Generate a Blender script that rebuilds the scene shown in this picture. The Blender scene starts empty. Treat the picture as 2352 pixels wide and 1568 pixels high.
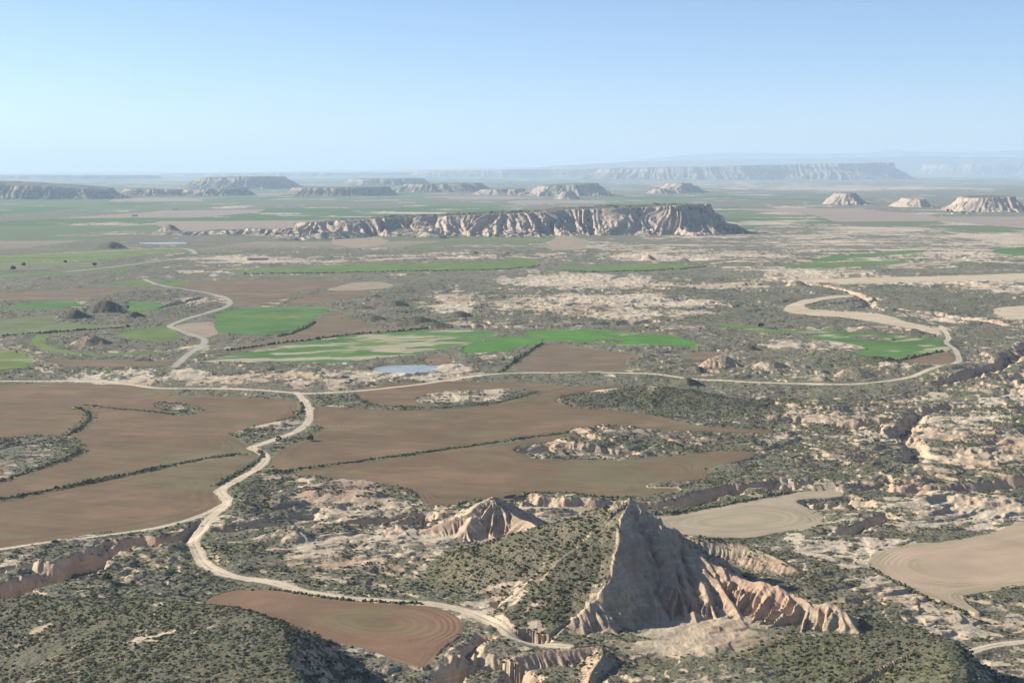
import bpy, math, time
import numpy as np
T0 = time.time()
R = math.radians
# ------------------------------------------------------------------ camera, sky, sun, exposure
SC = bpy.context.scene
COL = SC.collection
CAMH, F = 200.0, 1407.0                      # camera height above the plain, focal length in 1024-px pixels
PITCH = math.atan((784 - 388) * 0.435374 / F)
cam = bpy.data.cameras.new('camera'); cam.lens = 36 * F / 1024; cam.sensor_width = 36
cam.clip_start = 1; cam.clip_end = 250000
co = bpy.data.objects.new('camera', cam); COL.objects.link(co); SC.camera = co
co.location = (0, 0, CAMH); co.rotation_euler = (math.pi / 2 - PITCH, 0, 0)
SUN_EL, SUN_AZ = 25.0, -76.0                # azimuth clockwise from the view direction (+Y)
W = bpy.data.worlds.new('World'); SC.world = W; W.use_nodes = True
wn = W.node_tree; bg = wn.nodes['Background']; sky = wn.nodes.new('ShaderNodeTexSky')
sky.sky_type = 'NISHITA'; sky.sun_disc = False; sky.sun_elevation = R(SUN_EL); sky.sun_rotation = R(SUN_AZ)
sky.altitude = 1500; sky.air_density = 0.75; sky.dust_density = 1.2; sky.ozone_density = 3.5
wn.links.new(sky.outputs[0], bg.inputs[0]); bg.inputs[1].default_value = 0.088
sl = bpy.data.lights.new('sun', 'SUN'); sl.energy = 5.0; sl.angle = R(0.5); sl.color = (1.0, 0.91, 0.78)
so = bpy.data.objects.new('sun', sl); COL.objects.link(so)
_a, _e = R(SUN_AZ), R(SUN_EL)
from mathutils import Vector
so.rotation_euler = Vector((math.sin(_a) * math.cos(_e), math.cos(_a) * math.cos(_e), math.sin(_e))).to_track_quat('Z', 'Y').to_euler()
so.location = (0, 0, 3000)
SC.view_settings.view_transform = 'Standard'; SC.view_settings.look = 'None'; SC.view_settings.gamma = 1
SC.view_settings.exposure = 0.92
SC.render.engine = 'CYCLES'
cy = SC.cycles; cy.use_denoising = True; cy.max_bounces = 4; cy.diffuse_bounces = 2; cy.glossy_bounces = 2
cy.volume_bounces = 1; cy.transparent_max_bounces = 4; cy.use_adaptive_sampling = True; cy.adaptive_threshold = 0.02
cy.caustics_reflective = False; cy.caustics_refractive = False

# ------------------------------------------------------------------ helpers
K = 0.435374
def at(px, py, Y=None, z=0.0):
    """point of the photograph (2352 x 1568 units) -> world, on the plane z, or at forward distance Y"""
    u = (px - 1176) * K / F; v = (py - 784) * K / F
    c, s = math.cos(PITCH), math.sin(PITCH)
    d = (u, c - v * s, -s - v * c)
    t = (z - CAMH) / d[2] if Y is None else Y / d[1]
    return (d[0] * t, d[1] * t, CAMH + d[2] * t)
def g2(pts): return np.array([at(a, b)[:2] for a, b in pts], float)
_rs = np.random.RandomState(7)
PERM = np.concatenate([_rs.permutation(256)] * 2).astype(np.int32)
_ga = _rs.rand(256) * 2 * np.pi; GX = np.cos(_ga).astype(np.float32); GY = np.sin(_ga).astype(np.float32)
def gn(x, y):
    x = np.asarray(x, np.float64); y = np.asarray(y, np.float64)
    xi = np.floor(x).astype(np.int64); yi = np.floor(y).astype(np.int64)
    xf = (x - xi).astype(np.float32); yf = (y - yi).astype(np.float32)
    xi &= 255; yi &= 255
    u = xf * xf * xf * (xf * (xf * 6 - 15) + 10); v = yf * yf * yf * (yf * (yf * 6 - 15) + 10)
    x1 = (xi + 1) & 255; y1 = (yi + 1) & 255
    def g(a, b, fx, fy):
        h = PERM[PERM[a] + b]; return GX[h] * fx + GY[h] * fy
    n0 = g(xi, yi, xf, yf); n1 = g(x1, yi, xf - 1, yf); n2 = g(xi, y1, xf, yf - 1); n3 = g(x1, y1, xf - 1, yf - 1)
    a = n0 + u * (n1 - n0); b = n2 + u * (n3 - n2)
    return (a + v * (b - a)) * 1.5
def fbm(x, y, o=4, g=0.5, off=0.0):
    s = 0; a = 1.0; t = 0
    for i in range(o):
        s = s + a * gn(x * 2 ** i + 17.3 * i + off, y * 2 ** i - 9.1 * i + off * 1.7); t += a; a *= g
    return s / t * 1.4
def ridged(x, y, o=3, off=0.0):
    s = 0; a = 1.0; t = 0
    for i in range(o):
        s = s + a * (1 - np.abs(gn(x * 2 ** i + 31.7 * i + off, y * 2 ** i + off)) * 2); t += a; a *= 0.5
    return s / t
def sst(a, b, x):
    t = np.clip((x - a) / (b - a), 0, 1); return t * t * (3 - 2 * t)
def lerp(a, b, t): return a + (b - a) * t
def chaikin(p, n=2, closed=True):
    for _ in range(n):
        q = np.roll(p, -1, 0) if closed else p[1:]
        b = p if closed else p[:-1]
        r = np.empty((len(b) * 2, p.shape[1])); r[0::2] = b * .75 + q * .25; r[1::2] = b * .25 + q * .75
        p = r if closed else np.vstack([p[:1], r, p[-1:]])
    return p
def inpoly(x, y, P):
    r = np.zeros(x.shape, bool); n = len(P)
    for i in range(n):
        x1, y1 = P[i]; x2, y2 = P[(i + 1) % n]
        if y1 == y2: continue
        c = (y1 > y) != (y2 > y)
        r ^= c & (x < (x2 - x1) * (y - y1) / (y2 - y1) + x1)
    return r
def segd(x, y, P, closed=False, z=None):
    """distance to a polyline, arc length and (optional) interpolated third value at the nearest point, unit direction"""
    best = np.full(x.shape, 1e18); S = np.zeros(x.shape); Zv = np.zeros(x.shape); DX = np.zeros(x.shape); DY = np.zeros(x.shape)
    n = len(P); acc = 0.0
    for i in range(n if closed else n - 1):
        a = P[i]; b = P[(i + 1) % n]; vx, vy = b[0] - a[0], b[1] - a[1]; L2 = vx * vx + vy * vy + 1e-9; L = math.sqrt(L2)
        t = np.clip(((x - a[0]) * vx + (y - a[1]) * vy) / L2, 0, 1)
        ex = x - (a[0] + t * vx); ey = y - (a[1] + t * vy); d = ex * ex + ey * ey
        m = d < best
        best = np.where(m, d, best); S = np.where(m, acc + t * L, S); DX = np.where(m, ex, DX); DY = np.where(m, ey, DY)
        if z is not None: Zv = np.where(m, z[i] + (z[(i + 1) % n] - z[i]) * t, Zv)
        acc += L
    d = np.sqrt(best); return d, S, Zv, DX / (d + 1e-6), DY / (d + 1e-6)

def tag(o, label, cat=None, kind=None, group=None):
    if label: o['label'] = label
    if cat: o['category'] = cat
    if kind: o['kind'] = kind
    if group: o['group'] = group
    return o
def mk_mesh(name, V, Q, mat, attrs=None, parent=None, smooth=True):
    me = bpy.data.meshes.new(name); V = np.ascontiguousarray(V, np.float32); Q = np.ascontiguousarray(Q, np.int32)
    k = Q.shape[1]
    me.vertices.add(len(V)); me.vertices.foreach_set('co', V.ravel())
    me.loops.add(Q.size); me.loops.foreach_set('vertex_index', Q.ravel())
    me.polygons.add(len(Q)); me.polygons.foreach_set('loop_start', np.arange(0, Q.size, k, dtype=np.int32))
    me.polygons.foreach_set('use_smooth', np.full(len(Q), smooth))
    me.update(calc_edges=True)
    for an, av in (attrs or {}).items():
        if av.ndim == 2:
            a = me.attributes.new(an, 'FLOAT_COLOR', 'POINT'); c = np.ones((len(V), 4), np.float32); c[:, :3] = av
            a.data.foreach_set('color', c.ravel())
        else:
            a = me.attributes.new(an, 'FLOAT', 'POINT'); a.data.foreach_set('value', np.ascontiguousarray(av, np.float32))
    me.materials.append(mat)
    o = bpy.data.objects.new(name, me); COL.objects.link(o)
    if parent is not None: o.parent = parent
    return o

# ------------------------------------------------------------------ materials
class NT:
    def __init__(s, name):
        s.m = bpy.data.materials.new(name); s.m.use_nodes = True; s.t = s.m.node_tree; s.b = s.t.nodes['Principled BSDF']
        s.b.inputs['Roughness'].default_value = 0.9; s.b.inputs['Specular IOR Level'].default_value = 0.15
        s.pos = s.n('ShaderNodeNewGeometry').outputs['Position']
    def n(s, ty, **k):
        q = s.t.nodes.new(ty)
        for a, b in k.items(): setattr(q, a, b)
        return q
    def put(s, sock, v):
        if isinstance(v, (int, float)): sock.default_value = v
        elif isinstance(v, tuple): sock.default_value = v if len(v) != 3 or len(sock.default_value) == 3 else v + (1,)
        else: s.t.links.new(v, sock)
    def math(s, op, a, b=0.0, c=None, clamp=False):
        q = s.n('ShaderNodeMath', operation=op, use_clamp=clamp); s.put(q.inputs[0], a); s.put(q.inputs[1], b)
        if c is not None: s.put(q.inputs[2], c)
        return q.outputs[0]
    def noise(s, scale, detail=2.0, rough=0.5, vec=None, stretch=None, dist=0.0):
        v = vec if vec is not None else s.pos
        if stretch:
            q = s.n('ShaderNodeVectorMath', operation='MULTIPLY'); s.put(q.inputs[0], v); q.inputs[1].default_value = stretch; v = q.outputs[0]
        q = s.n('ShaderNodeTexNoise'); s.put(q.inputs['Vector'], v); q.inputs['Scale'].default_value = scale
        q.inputs['Detail'].default_value = detail; q.inputs['Roughness'].default_value = rough; q.inputs['Distortion'].default_value = dist
        return q.outputs[0]
    def rng(s, v, a, b, c=0.0, d=1.0, smooth=True):
        q = s.n('ShaderNodeMapRange'); q.interpolation_type = 'SMOOTHSTEP' if smooth else 'LINEAR'
        s.put(q.inputs[0], v)
        for i, w in zip((1, 2, 3, 4), (a, b, c, d)): s.put(q.inputs[i], w)
        return q.outputs[0]
    def mix(s, f, a, b, mode='MIX'):
        q = s.n('ShaderNodeMix', data_type='RGBA', blend_type=mode); s.put(q.inputs[0], f); s.put(q.inputs[6], a); s.put(q.inputs[7], b); return q.outputs[2]
    def attr(s, name, col=False):
        q = s.n('ShaderNodeAttribute', attribute_name=name); return q.outputs['Color'] if col else q.outputs['Fac']
    def scale(s, c, f):
        q = s.n('ShaderNodeVectorMath', operation='SCALE'); s.put(q.inputs[0], c); s.put(q.inputs[3], f); return q.outputs[0]
    def bump(s, h, strength, dist):
        q = s.n('ShaderNodeBump'); q.inputs['Strength'].default_value = strength; q.inputs['Distance'].default_value = dist
        s.put(q.inputs['Height'], h); s.t.links.new(q.outputs[0], s.b.inputs['Normal'])
    def color(s, c): s.put(s.b.inputs['Base Color'], c)

def ground_mat(name):
    g = NT(name)
    soil = g.attr('Col', True); veg = g.attr('veg'); rock = g.attr('rock')
    # soil: gravel and crust mottling
    n1 = g.noise(0.45, 4, 0.65); n2 = g.noise(0.06, 3, 0.6); n3 = g.noise(3.0, 2, 0.6)
    f = g.math('ADD', g.rng(n1, .25, .75, .80, 1.18, False), g.math('ADD', g.rng(n2, .3, .7, -.12, .12, False), g.rng(n3, .3, .7, -.08, .08, False)))
    c = g.scale(soil, f)
    # strata of the bare badland clay follow the height, with a wobble
    sep = g.n('ShaderNodeSeparateXYZ'); g.put(sep.inputs[0], g.pos)
    zz = g.math('ADD', sep.outputs[2], g.math('MULTIPLY', g.noise(0.04, 2), 3.0))
    cmb = g.n('ShaderNodeCombineXYZ'); g.put(cmb.inputs[2], zz)
    st = g.noise(0.22, 2, 0.6, vec=cmb.outputs[0])
    rc = g.n('ShaderNodeValToRGB'); g.put(rc.inputs[0], st)
    el = rc.color_ramp.elements; el[0].position = .30; el[0].color = (.43, .345, .235, 1); el[1].position = .72; el[1].color = (.49, .42, .29, 1)
    for p, cc in ((.42, (.50, .42, .29, 1)), (.50, (.35, .225, .15, 1)), (.56, (.49, .41, .285, 1)), (.63, (.36, .325, .255, 1))):
        e = el.new(p); e.color = cc
    red = g.rng(g.noise(0.018, 3, .55), .46, .58)
    rr = g.mix(g.math('MULTIPLY', red, 0.75), rc.outputs[0], (.36, .195, .135, 1))
    rr = g.mix(.35, rr, (.45, .34, .235, 1)); rr = g.scale(rr, f)
    c = g.mix(g.math('MULTIPLY', rock, 0.75), c, rr)
    # low scrub between the larger bushes
    s1 = g.noise(0.55, 3, 0.6); s2 = g.noise(0.16, 3, 0.6); s3 = g.noise(0.035, 2, 0.5)
    sm = g.math('ADD', g.math('MULTIPLY', s1, .6), g.math('ADD', g.math('MULTIPLY', s2, .28), g.math('MULTIPLY', s3, .12)))
    lo = g.rng(veg, 0, 1, .74, .42, False)
    vm = g.rng(sm, lo, g.math('ADD', lo, .10))
    vt = g.noise(0.3, 3, .6)
    vc = g.mix(g.rng(vt, .35, .65), (.075, .086, .045, 1), (.145, .148, .092, 1))
    vc = g.mix(g.rng(g.noise(.012, 3, .6), .42, .62), vc, (.13, .125, .09, 1))
    c = g.mix(g.math('MULTIPLY', vm, .88), c, vc)
    g.color(c)
    h = g.math('ADD', g.math('MULTIPLY', g.noise(0.8, 4, .6), 1.0), g.math('MULTIPLY', vm, .55))
    g.bump(h, .8, .5)
    return g.m
def field_mat(name, furrow):
    g = NT(name)
    c = g.attr('Col', True); fd = g.attr('fd')
    n1 = g.noise(1.3, 3, .6); n2 = g.noise(.03, 4, .6)
    ph = g.math('ADD', g.math('MULTIPLY', fd, 2 * math.pi / 2.7), g.math('MULTIPLY', g.noise(.02, 2), 14.0))
    w = g.math('SINE', ph)
    amp = g.math('MULTIPLY', g.rng(g.noise(.011, 3, .55), .42, .62, .12, 1.0), g.rng(fd, 8, 34, 1.0, .08))
    wv = g.math('MULTIPLY', g.math('MULTIPLY', w, amp), furrow)
    cm = g.n('ShaderNodeCombineXYZ'); g.put(cm.inputs[0], g.math('MULTIPLY', fd, .22)); g.put(cm.inputs[1], g.math('MULTIPLY', g.noise(.006, 1), 8.0))
    sn = g.noise(1.0, 3, .6, vec=cm.outputs[0])
    f = g.math('ADD', g.rng(n1, .25, .75, .86, 1.14, False), g.math('ADD', g.rng(n2, .3, .7, -.12, .12, False), g.math('ADD', wv, g.math('MULTIPLY', g.rng(sn, .3, .7, -.12, .12, False), g.rng(fd, 8, 34, 1.0, .15)))))
    g.color(g.scale(c, f))
    g.bump(g.math('ADD', g.noise(1.1, 3, .6), g.math('MULTIPLY', wv, 4.0)), .5, .3)
    return g.m
M_GROUND = ground_mat('scrub_ground')
M_BROWN = field_mat('ploughed_soil', .07); M_PALE = field_mat('stubble', .07); M_GREEN = field_mat('young_cereal', .03)
def road_mat():
    g = NT('packed_track'); c = g.attr('Col', True)
    f = g.math('ADD', g.rng(g.noise(.9, 4, .6), .25, .75, .84, 1.16, False), g.rng(g.noise(.05, 3), .3, .7, -.1, .1, False))
    fd = g.attr('fd'); mid = g.math('MULTIPLY', g.rng(fd, .35, .75, 1.0, 0.0), g.rng(g.noise(.12, 3), .42, .58)); edge = g.math('MULTIPLY', g.rng(fd, 2.0, 3.4), g.rng(g.noise(.35, 3), .40, .60))
    cc = g.mix(g.math('MULTIPLY', mid, .55), g.scale(c, f), (.22, .21, .13, 1)); cc = g.mix(g.math('MULTIPLY', edge, .6), cc, (.26, .235, .16, 1))
    cc = g.scale(cc, g.rng(g.math('ABSOLUTE', g.math('SUBTRACT', fd, 1.15)), 0.0, .5, 1.10, .95))
    g.color(cc); g.bump(g.noise(1.5, 3), .4, .2); return g.m
M_ROAD = road_mat()
def water_mat():
    g = NT('water'); g.color(g.mix(g.rng(g.noise(.05, 3), .35, .65), (.27, .31, .29, 1), (.36, .38, .33, 1))); g.b.inputs['Roughness'].default_value = .28; g.b.inputs['Specular IOR Level'].default_value = .4
    g.bump(g.noise(.35, 3), .15, .1); return g.m
M_WATER = water_mat()
def shrub_mat(yellow=False):
    g = NT('shrub_leaf')
    oi = g.n('ShaderNodeObjectInfo').outputs['Random']
    ra = g.n('ShaderNodeValToRGB'); g.put(ra.inputs[0], oi); e = ra.color_ramp.elements
    e[0].position = 0; e[0].color = (.032, .041, .018, 1); e[1].position = 1; e[1].color = (.30, .22, .03, 1)
    for p, cc in ((.12, (.055, .064, .03, 1)), (.45, (.085, .092, .048, 1)), (.75, (.12, .122, .072, 1)), (.95, (.17, .16, .105, 1)), (.982, (.14, .14, .07, 1)), (.99, (.33, .25, .02, 1))):
        q = e.new(p); q.color = cc
    f = g.rng(g.noise(2.2, 3, .7), .3, .7, .65, 1.4, False)
    g.color(g.scale(ra.outputs[0], f)); g.b.inputs['Roughness'].default_value = .8
    g.bump(g.noise(4.0, 3, .7), .8, .3)
    return g.m
M_SHRUB = shrub_mat()
def plain_mat(name, c, rough=.7, var=.15):
    g = NT(name); g.color(g.scale(g.n('ShaderNodeRGB').outputs[0], g.rng(g.noise(.5, 3), .3, .7, 1 - var, 1 + var, False)))
    g.t.nodes['RGB'].outputs[0].default_value = c + (1,); g.b.inputs['Roughness'].default_value = rough; return g.m

# ------------------------------------------------------------------ the polar sheet of ground round the viewpoint
def rows():
    r = [0.0, 60, 120, 180, 240, 300, 350, 390, 420]
    x = 420.0
    while x < 90000:
        r.append(x) if x > r[-1] else None
        if x < 470: d = 1.2
        elif x < 760: d = .75
        elif x < 1250: d = .75 + (x - 760) / 490 * .95
        elif x < 2600: d = 1.7 + (x - 1250) / 1350 * 4
        elif x < 6000: d = 5.7 + (x - 2600) / 3400 * 22
        else: d = x * .011
        x += d
    r.append(90000.0); return np.array(r)
RR = rows()
th_d = np.linspace(-R(22.6), R(22.6), 1301)
th_l = -R(22.6) - np.cumsum(np.geomspace(R(.05), R(12), 70))
th_l = -R(22.6) + (th_l + R(22.6)) * (R(180 - 22.6) / abs(th_l[-1] + R(22.6)))
TH = np.concatenate([th_l[::-1], th_d, -th_l])[1:]       # -180 .. 180 (the seam is closed by the first column)
NR, NC = len(RR), len(TH)
Rg, Tg = np.meshgrid(RR, TH, indexing='ij')
X = Rg * np.sin(Tg); Y = Rg * np.cos(Tg)
print('grid', NR, NC)
NEAR = int(np.searchsorted(RR, 3600))
# organic wobble for every outline
am = np.clip(Rg / 700, .8, 12)
XN = X + am * (1.3 * gn(X / (22 * am ** .5), Y / (22 * am ** .5)) + .5 * gn(X / 6, Y / 6 + 50))
YN = Y + am * (2.2 * gn(X / (22 * am ** .5) + 40, Y / (22 * am ** .5)) + .7 * gn(X / 6 + 90, Y / 6))
def window(P, pad):
    x0, y0 = P.min(0) - pad; x1, y1 = P.max(0) + pad
    cs = [(x0, y0), (x1, y0), (x0, y1), (x1, y1)]
    rmin = 0 if (x0 < 0 < x1 and y0 < 0 < y1) else math.hypot(max(x0, 0, -x1) if not x0 < 0 < x1 else 0, max(y0, 0))
    rmax = max(math.hypot(*c) for c in cs)
    if y0 <= 5: t0, t1 = -math.pi, math.pi
    else:
        a = [math.atan2(cx, cy_) for cx, cy_ in cs]; t0, t1 = min(a), max(a)
    i0, i1 = np.searchsorted(RR, rmin) - 1, np.searchsorted(RR, rmax) + 1
    j0, j1 = np.searchsorted(TH, t0) - 1, np.searchsorted(TH, t1) + 1
    return slice(max(i0, 0), min(i1, NR)), slice(max(j0, 0), min(j1, NC))

# ---- regions ----
BROWN, PALE, GREEN, ROAD, WATER, SCRUB = 'brown', 'pale', 'green', 'road', 'water', 'scrub'
REG = [('ground', 'ground', 'wide plain of grey green scrub with pale eroded earth', 'ground')]    # id -> (name, type, label, category)
RID = np.zeros((NR, NC), np.int16); FD = np.zeros((NR, NC), np.float32)
RC = {0: (.33, .28, .21)}
def paint(pts, typ, label=None, col=None, name=None, fd=False, smooth=2):
    P = chaikin(g2(pts), smooth)
    sl_ = window(P, 3)
    m = inpoly(XN[sl_], YN[sl_], P)
    if typ == SCRUB: i = 0
    else:
        i = len(REG); REG.append((name or ('field' if typ != WATER else 'pond'), typ, label, 'pond' if typ == WATER else 'field')); RC[i] = col
    s = RID[sl_]; s[m] = i
    if fd:
        d = segd(X[sl_][m], Y[sl_][m], P, True)[0]; q = FD[sl_]; q[m] = d
    elif typ != SCRUB:
        q = FD[sl_]; q[m] = (Y[sl_][m] * .96 + X[sl_][m] * .28)
    return i
def line(pts, w, typ, label=None, col=None, name='dirt_road', iid=None):
    P = chaikin(g2(pts), 2, False); sl_ = window(P, w * 2)
    d = segd(XN[sl_] * .15 + X[sl_] * .85, YN[sl_] * .15 + Y[sl_] * .85, P)[0]
    m = d + (.09 * w * gn(X[sl_] / 14, Y[sl_] / 14) + .05 * w * gn(X[sl_] / 4, Y[sl_] / 4) if typ == ROAD else 0) < w / 2
    if typ == SCRUB: i = 0
    elif iid is not None: i = iid
    else: i = len(REG); REG.append((name, typ, label, 'road')); RC[i] = col
    RID[sl_][m] = i
    if typ == ROAD: q = FD[sl_]; q[m] = d[m]
    return i
CB = (.165, .115, .066); CB2 = (.172, .128, .08); CR = (.195, .122, .076); CP = (.31, .245, .17); CG = (.085, .17, .042); CG2 = (.12, .18, .045); CO = (.14, .165, .075); CT = (.52, .42, .29)
# far and middle distance fields
F_ = [
 ([(0,588),(118,581),(302,571),(410,570),(437,575),(336,586),(235,596),(168,600),(-200,601),(-200,590)], GREEN, 'pale green cereal field below the far pond, striped with yellow', CG2),
 ([(-200,604),(0,602),(134,600),(242,606),(218,614),(-200,622)], GREEN, 'dull olive field just below the striped green field at far left', CO),
 ([(-200,634),(0,632),(134,623),(235,618),(242,623),(168,627),(0,638),(-200,642)], GREEN, 'thin yellow green strip field low at the far left edge', CG2),
 ([(245,617),(300,613),(312,618),(290,621),(250,620)], GREEN, 'tiny green field beside the far left track', CG),
 ([(235,649),(340,642),(365,650),(350,657),(280,655)], GREEN, 'light green field just left of the upper track bend', CG2),
 ([(365,650),(400,643),(440,648),(430,655),(380,657)], GREEN, 'small light green field just right of the upper track bend', CG2),
 ([(510,625),(640,613),(800,607),(1000,604),(1150,601),(1245,607),(1200,617),(1000,621),(800,626),(560,628)], GREEN, 'long bright green strip field below the big mesa', CG2),
 ([(1255,617),(1330,610),(1500,606),(1625,608),(1600,616),(1400,622),(1300,621)], GREEN, 'second bright green strip field, right of the long one', CG2),
 ([(1850,598),(1960,583),(2130,572),(2125,580),(1960,592),(1890,603)], GREEN, 'green strip field nearer the small round butte', CG),
 ([(1770,612),(1850,605),(2000,598),(2100,600),(2050,609),(1870,616)], GREEN, 'yellow green strip field below the other strip on the right plain', CG2),
 ([(2270,573),(2352,566),(2500,560),(2500,585),(2352,586),(2290,584)], GREEN, 'dark green field at the right edge of the plain', CG),
 ([(1010,552),(1080,532),(1200,546),(1290,538),(1260,560),(1100,562),(1020,560)], GREEN, 'green field spread at the foot of the big mesa', CO),
 ([(915,572),(980,556),(1035,570),(960,577)], GREEN, 'small olive field left below the mesa cliffs', CO),
 ([(1150,600),(1170,588),(1240,596),(1245,607)], GREEN, 'short green wedge above the long green strip', CG2),
 ([(762,546),(820,541),(890,547),(894,560),(820,572),(770,563)], PALE, 'pale bare field against the left foot of the mesa', CP),
 ([(1245,572),(1275,545),(1290,538),(1340,547),(1352,560),(1340,574),(1300,575)], PALE, 'pale bare fan shaped field under the mesa centre', CP),
 ([(393,657),(447,646),(739,642),(800,648),(722,665),(655,682),(622,694),(554,706),(534,702),(538,694),(524,685),(437,664)], BROWN, 'brown field behind the bend of the upper track', CB2),
 ([(740,667),(800,650),(860,645),(912,655),(880,664),(800,668)], PALE, 'pale dry field right of the upper brown field', CP),
 ([(640,700),(740,668),(880,666),(800,690),(700,700)], BROWN, 'brown patch under the pale dry field', CB2),
 ([(20,672),(235,659),(302,659),(279,669),(202,689),(101,689),(-100,690),(-100,672)], BROWN, 'brown field behind the dark twin hills', CB2),
 ([(0,712),(40,700),(115,688),(195,697),(185,704),(130,708),(-120,716)], GREEN, 'bright green field left of the dark twin hills', CG),
 ([(275,722),(300,712),(282,692),(370,693),(380,705),(350,716),(290,723)], GREEN, 'bright green field right of the dark twin hills', CG),
 ([(-120,737),(0,735),(150,722),(175,720),(100,740),(240,748),(295,752),(150,762),(-120,776)], GREEN, 'mottled light green field below the dark twin hills', CO),
 ([(262,770),(290,760),(350,752),(382,751),(432,778),(330,782)], GREEN, 'yellow green field beside the middle bend of the track', CG2),
 ([(-80,800),(50,805),(87,830),(60,845),(-80,850)], GREEN, 'green and yellow terraced plot cut by the left edge', CG2),
 ([(390,752),(430,742),(500,738),(499,768),(470,776),(440,773)], PALE, 'small pale bare field inside the track bend', CP),
 ([(487,726),(517,711),(638,704),(740,706),(772,713),(732,721),(719,736),(692,751),(655,764),(600,769),(504,767),(494,749),(504,741)], GREEN, 'large bright green field right of the track', CG),
 ([(520,808),(530,796),(640,774),(700,764),(735,735),(740,720),(780,714),(800,722),(780,733),(830,733),(845,750),(900,757),(1090,752),(980,757),(870,766),(700,785),(600,803)], BROWN, 'long brown field curling round the large green field', CB2),
 ([(460,830),(560,808),(690,785),(800,770),(980,758),(1100,756),(1150,768),(1110,781),(1050,796),(960,812),(880,822),(760,834),(700,832),(480,832)], GREEN, 'long patchy field of green and bare earth', CG),
 ([(1040,813),(1100,783),(1160,772),(1250,777),(1235,787),(1190,800),(1130,810)], GREEN, 'small bright green leaf shaped field', (.08, .19, .034)),
 ([(1190,766),(1250,757),(1350,756),(1440,765),(1540,768),(1615,793),(1580,798),(1500,790),(1440,796),(1370,790),(1310,784),(1240,777)], GREEN, 'vivid green field with a bare island in it', (.085, .20, .032)),
 ([(1151,852),(1245,788),(1268,784),(1298,793),(1352,803),(1503,815),(1426,827),(1463,852),(1319,854)], BROWN, 'brown triangular field above the level track', CB2),
 ([(979,813),(1033,819),(1045,827),(1030,839),(983,839),(970,828)], BROWN, 'little brown field above the near pond', CB2),
 ([(100,822),(168,825),(302,830),(415,826),(397,841),(161,843),(120,837)], BROWN, 'thin brown field left of the lower end of the track', CB2),
 ([(1562,815),(1612,806),(1665,808),(1629,828),(1572,826)], BROWN, 'small brown field among the eroded hills', CB2),
 ([(1600,742),(1696,745),(1750,751),(1764,756),(1898,759),(1982,764),(2133,776),(2167,778),(2180,796),(2188,808),(2066,828),(2009,828),(1955,811),(1999,803),(1965,790),(1898,780),(1831,769),(1750,766),(1706,754)], GREEN, 'branching green field left of the right hand track', CG),
 ([(2045,836),(2100,820),(2167,807),(2197,812),(2197,832),(2110,842)], BROWN, 'brown sliver field inside the right hand track bend', CB2),
 ([(2270,706),(2352,702),(2500,700),(2500,738),(2352,734),(2300,729)], PALE, 'tan dry basin at the right edge', CT),
 ([(1780,646),(1900,640),(2100,636),(2352,628),(2500,626),(2500,640),(2352,642),(2100,648),(1900,650)], PALE, 'long tan dry band across the right plain', CT),
 ([(1793,713),(1810,697),(1848,689),(1898,679),(1960,677),(1960,682),(1915,684),(1850,697),(1846,706),(1864,712),(1948,716),(2032,722),(2083,739),(2133,749),(2160,763),(2170,772),(2032,742),(1932,729),(1848,724)], PALE, 'hooked tan dry wash on the right', CT),
]
for p, t, l, c in F_: paint(p, t, l, c)
# near fields, their furrows follow the outline
paint([(-260,884),(0,882),(208,879),(330,888),(402,899),(365,912),(386,909),(524,909),(690,919),(693,934),(684,955),(655,962),(571,984),(521,999),(560,1016),(575,1030),(600,1042),(545,1040),(400,1068),(0,1150),(-260,1200)], BROWN, 'wide brown ploughed field left of the winding track, above its hedge', CB, fd=True)
paint([(-260,1205),(0,1152),(400,1070),(548,1042),(598,1048),(590,1065),(540,1090),(498,1118),(492,1135),(508,1158),(470,1176),(430,1190),(360,1208),(200,1230),(0,1256),(-260,1290)], BROWN, 'brown ploughed field in the corner between the hedge and the two tracks', CB, fd=True)
paint([(722,930),(860,943),(1000,941),(1100,935),(1160,924),(1225,905),(1290,889),(1440,883),(1330,900),(1285,913),(1285,925),(1320,937),(1420,941),(1530,960),(1620,980),(1740,985),(1835,992),(1764,998),(1600,990),(1518,997),(1476,986),(1351,985),(1310,990),(1180,1008),(1000,1033),(760,1066),(612,1086),(630,1050),(640,1030),(700,1005),(740,985),(718,975),(725,955)], BROWN, 'broad brown ploughed field right of the winding track', CB, fd=True)
paint([(1310,888),(1240,880),(1100,876),(960,876),(880,883),(830,895),(815,908),(826,921),(870,931),(1010,934),(1110,926),(1180,914),(1240,899)], BROWN, 'brown field looped round a scrubby island below the level track', CB, fd=True)
paint([(610,1091),(760,1071),(1000,1038),(1180,1013),(1308,994),(1331,995),(1336,1001),(1301,1011),(1176,1024),(1191,1040),(1226,1055),(1351,1057),(1438,1056),(1526,1046),(1576,1046),(1651,1034),(1721,1033),(1737,1040),(1726,1050),(1691,1060),(1618,1075),(1633,1092),(1626,1104),(1576,1107),(1491,1112),(1483,1121),(1566,1124),(1551,1131),(1463,1147),(1351,1146),(1221,1131),(1176,1141),(1100,1155),(1008,1162),(963,1155),(958,1136),(925,1121),(838,1106),(763,1097)], BROWN, 'long brown ploughed field between the hedge and the badland peaks', CB, fd=True)
paint([(1764,1141),(1826,1129),(1889,1124),(1950,1131),(1929,1141),(1829,1146),(1849,1161),(1884,1179),(1906,1196),(1896,1206),(1764,1228),(1700,1237),(1600,1230),(1480,1225),(1450,1180),(1501,1184),(1551,1181),(1651,1161)], PALE, 'pale stubble field hooked to the right behind the main peak', (.36, .30, .205), fd=True)
paint([(1215,1163),(1300,1162),(1420,1168),(1420,1180),(1300,1178),(1230,1172)], PALE, 'narrow pale field between the two badland peaks', (.37, .29, .20), fd=True)
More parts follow.
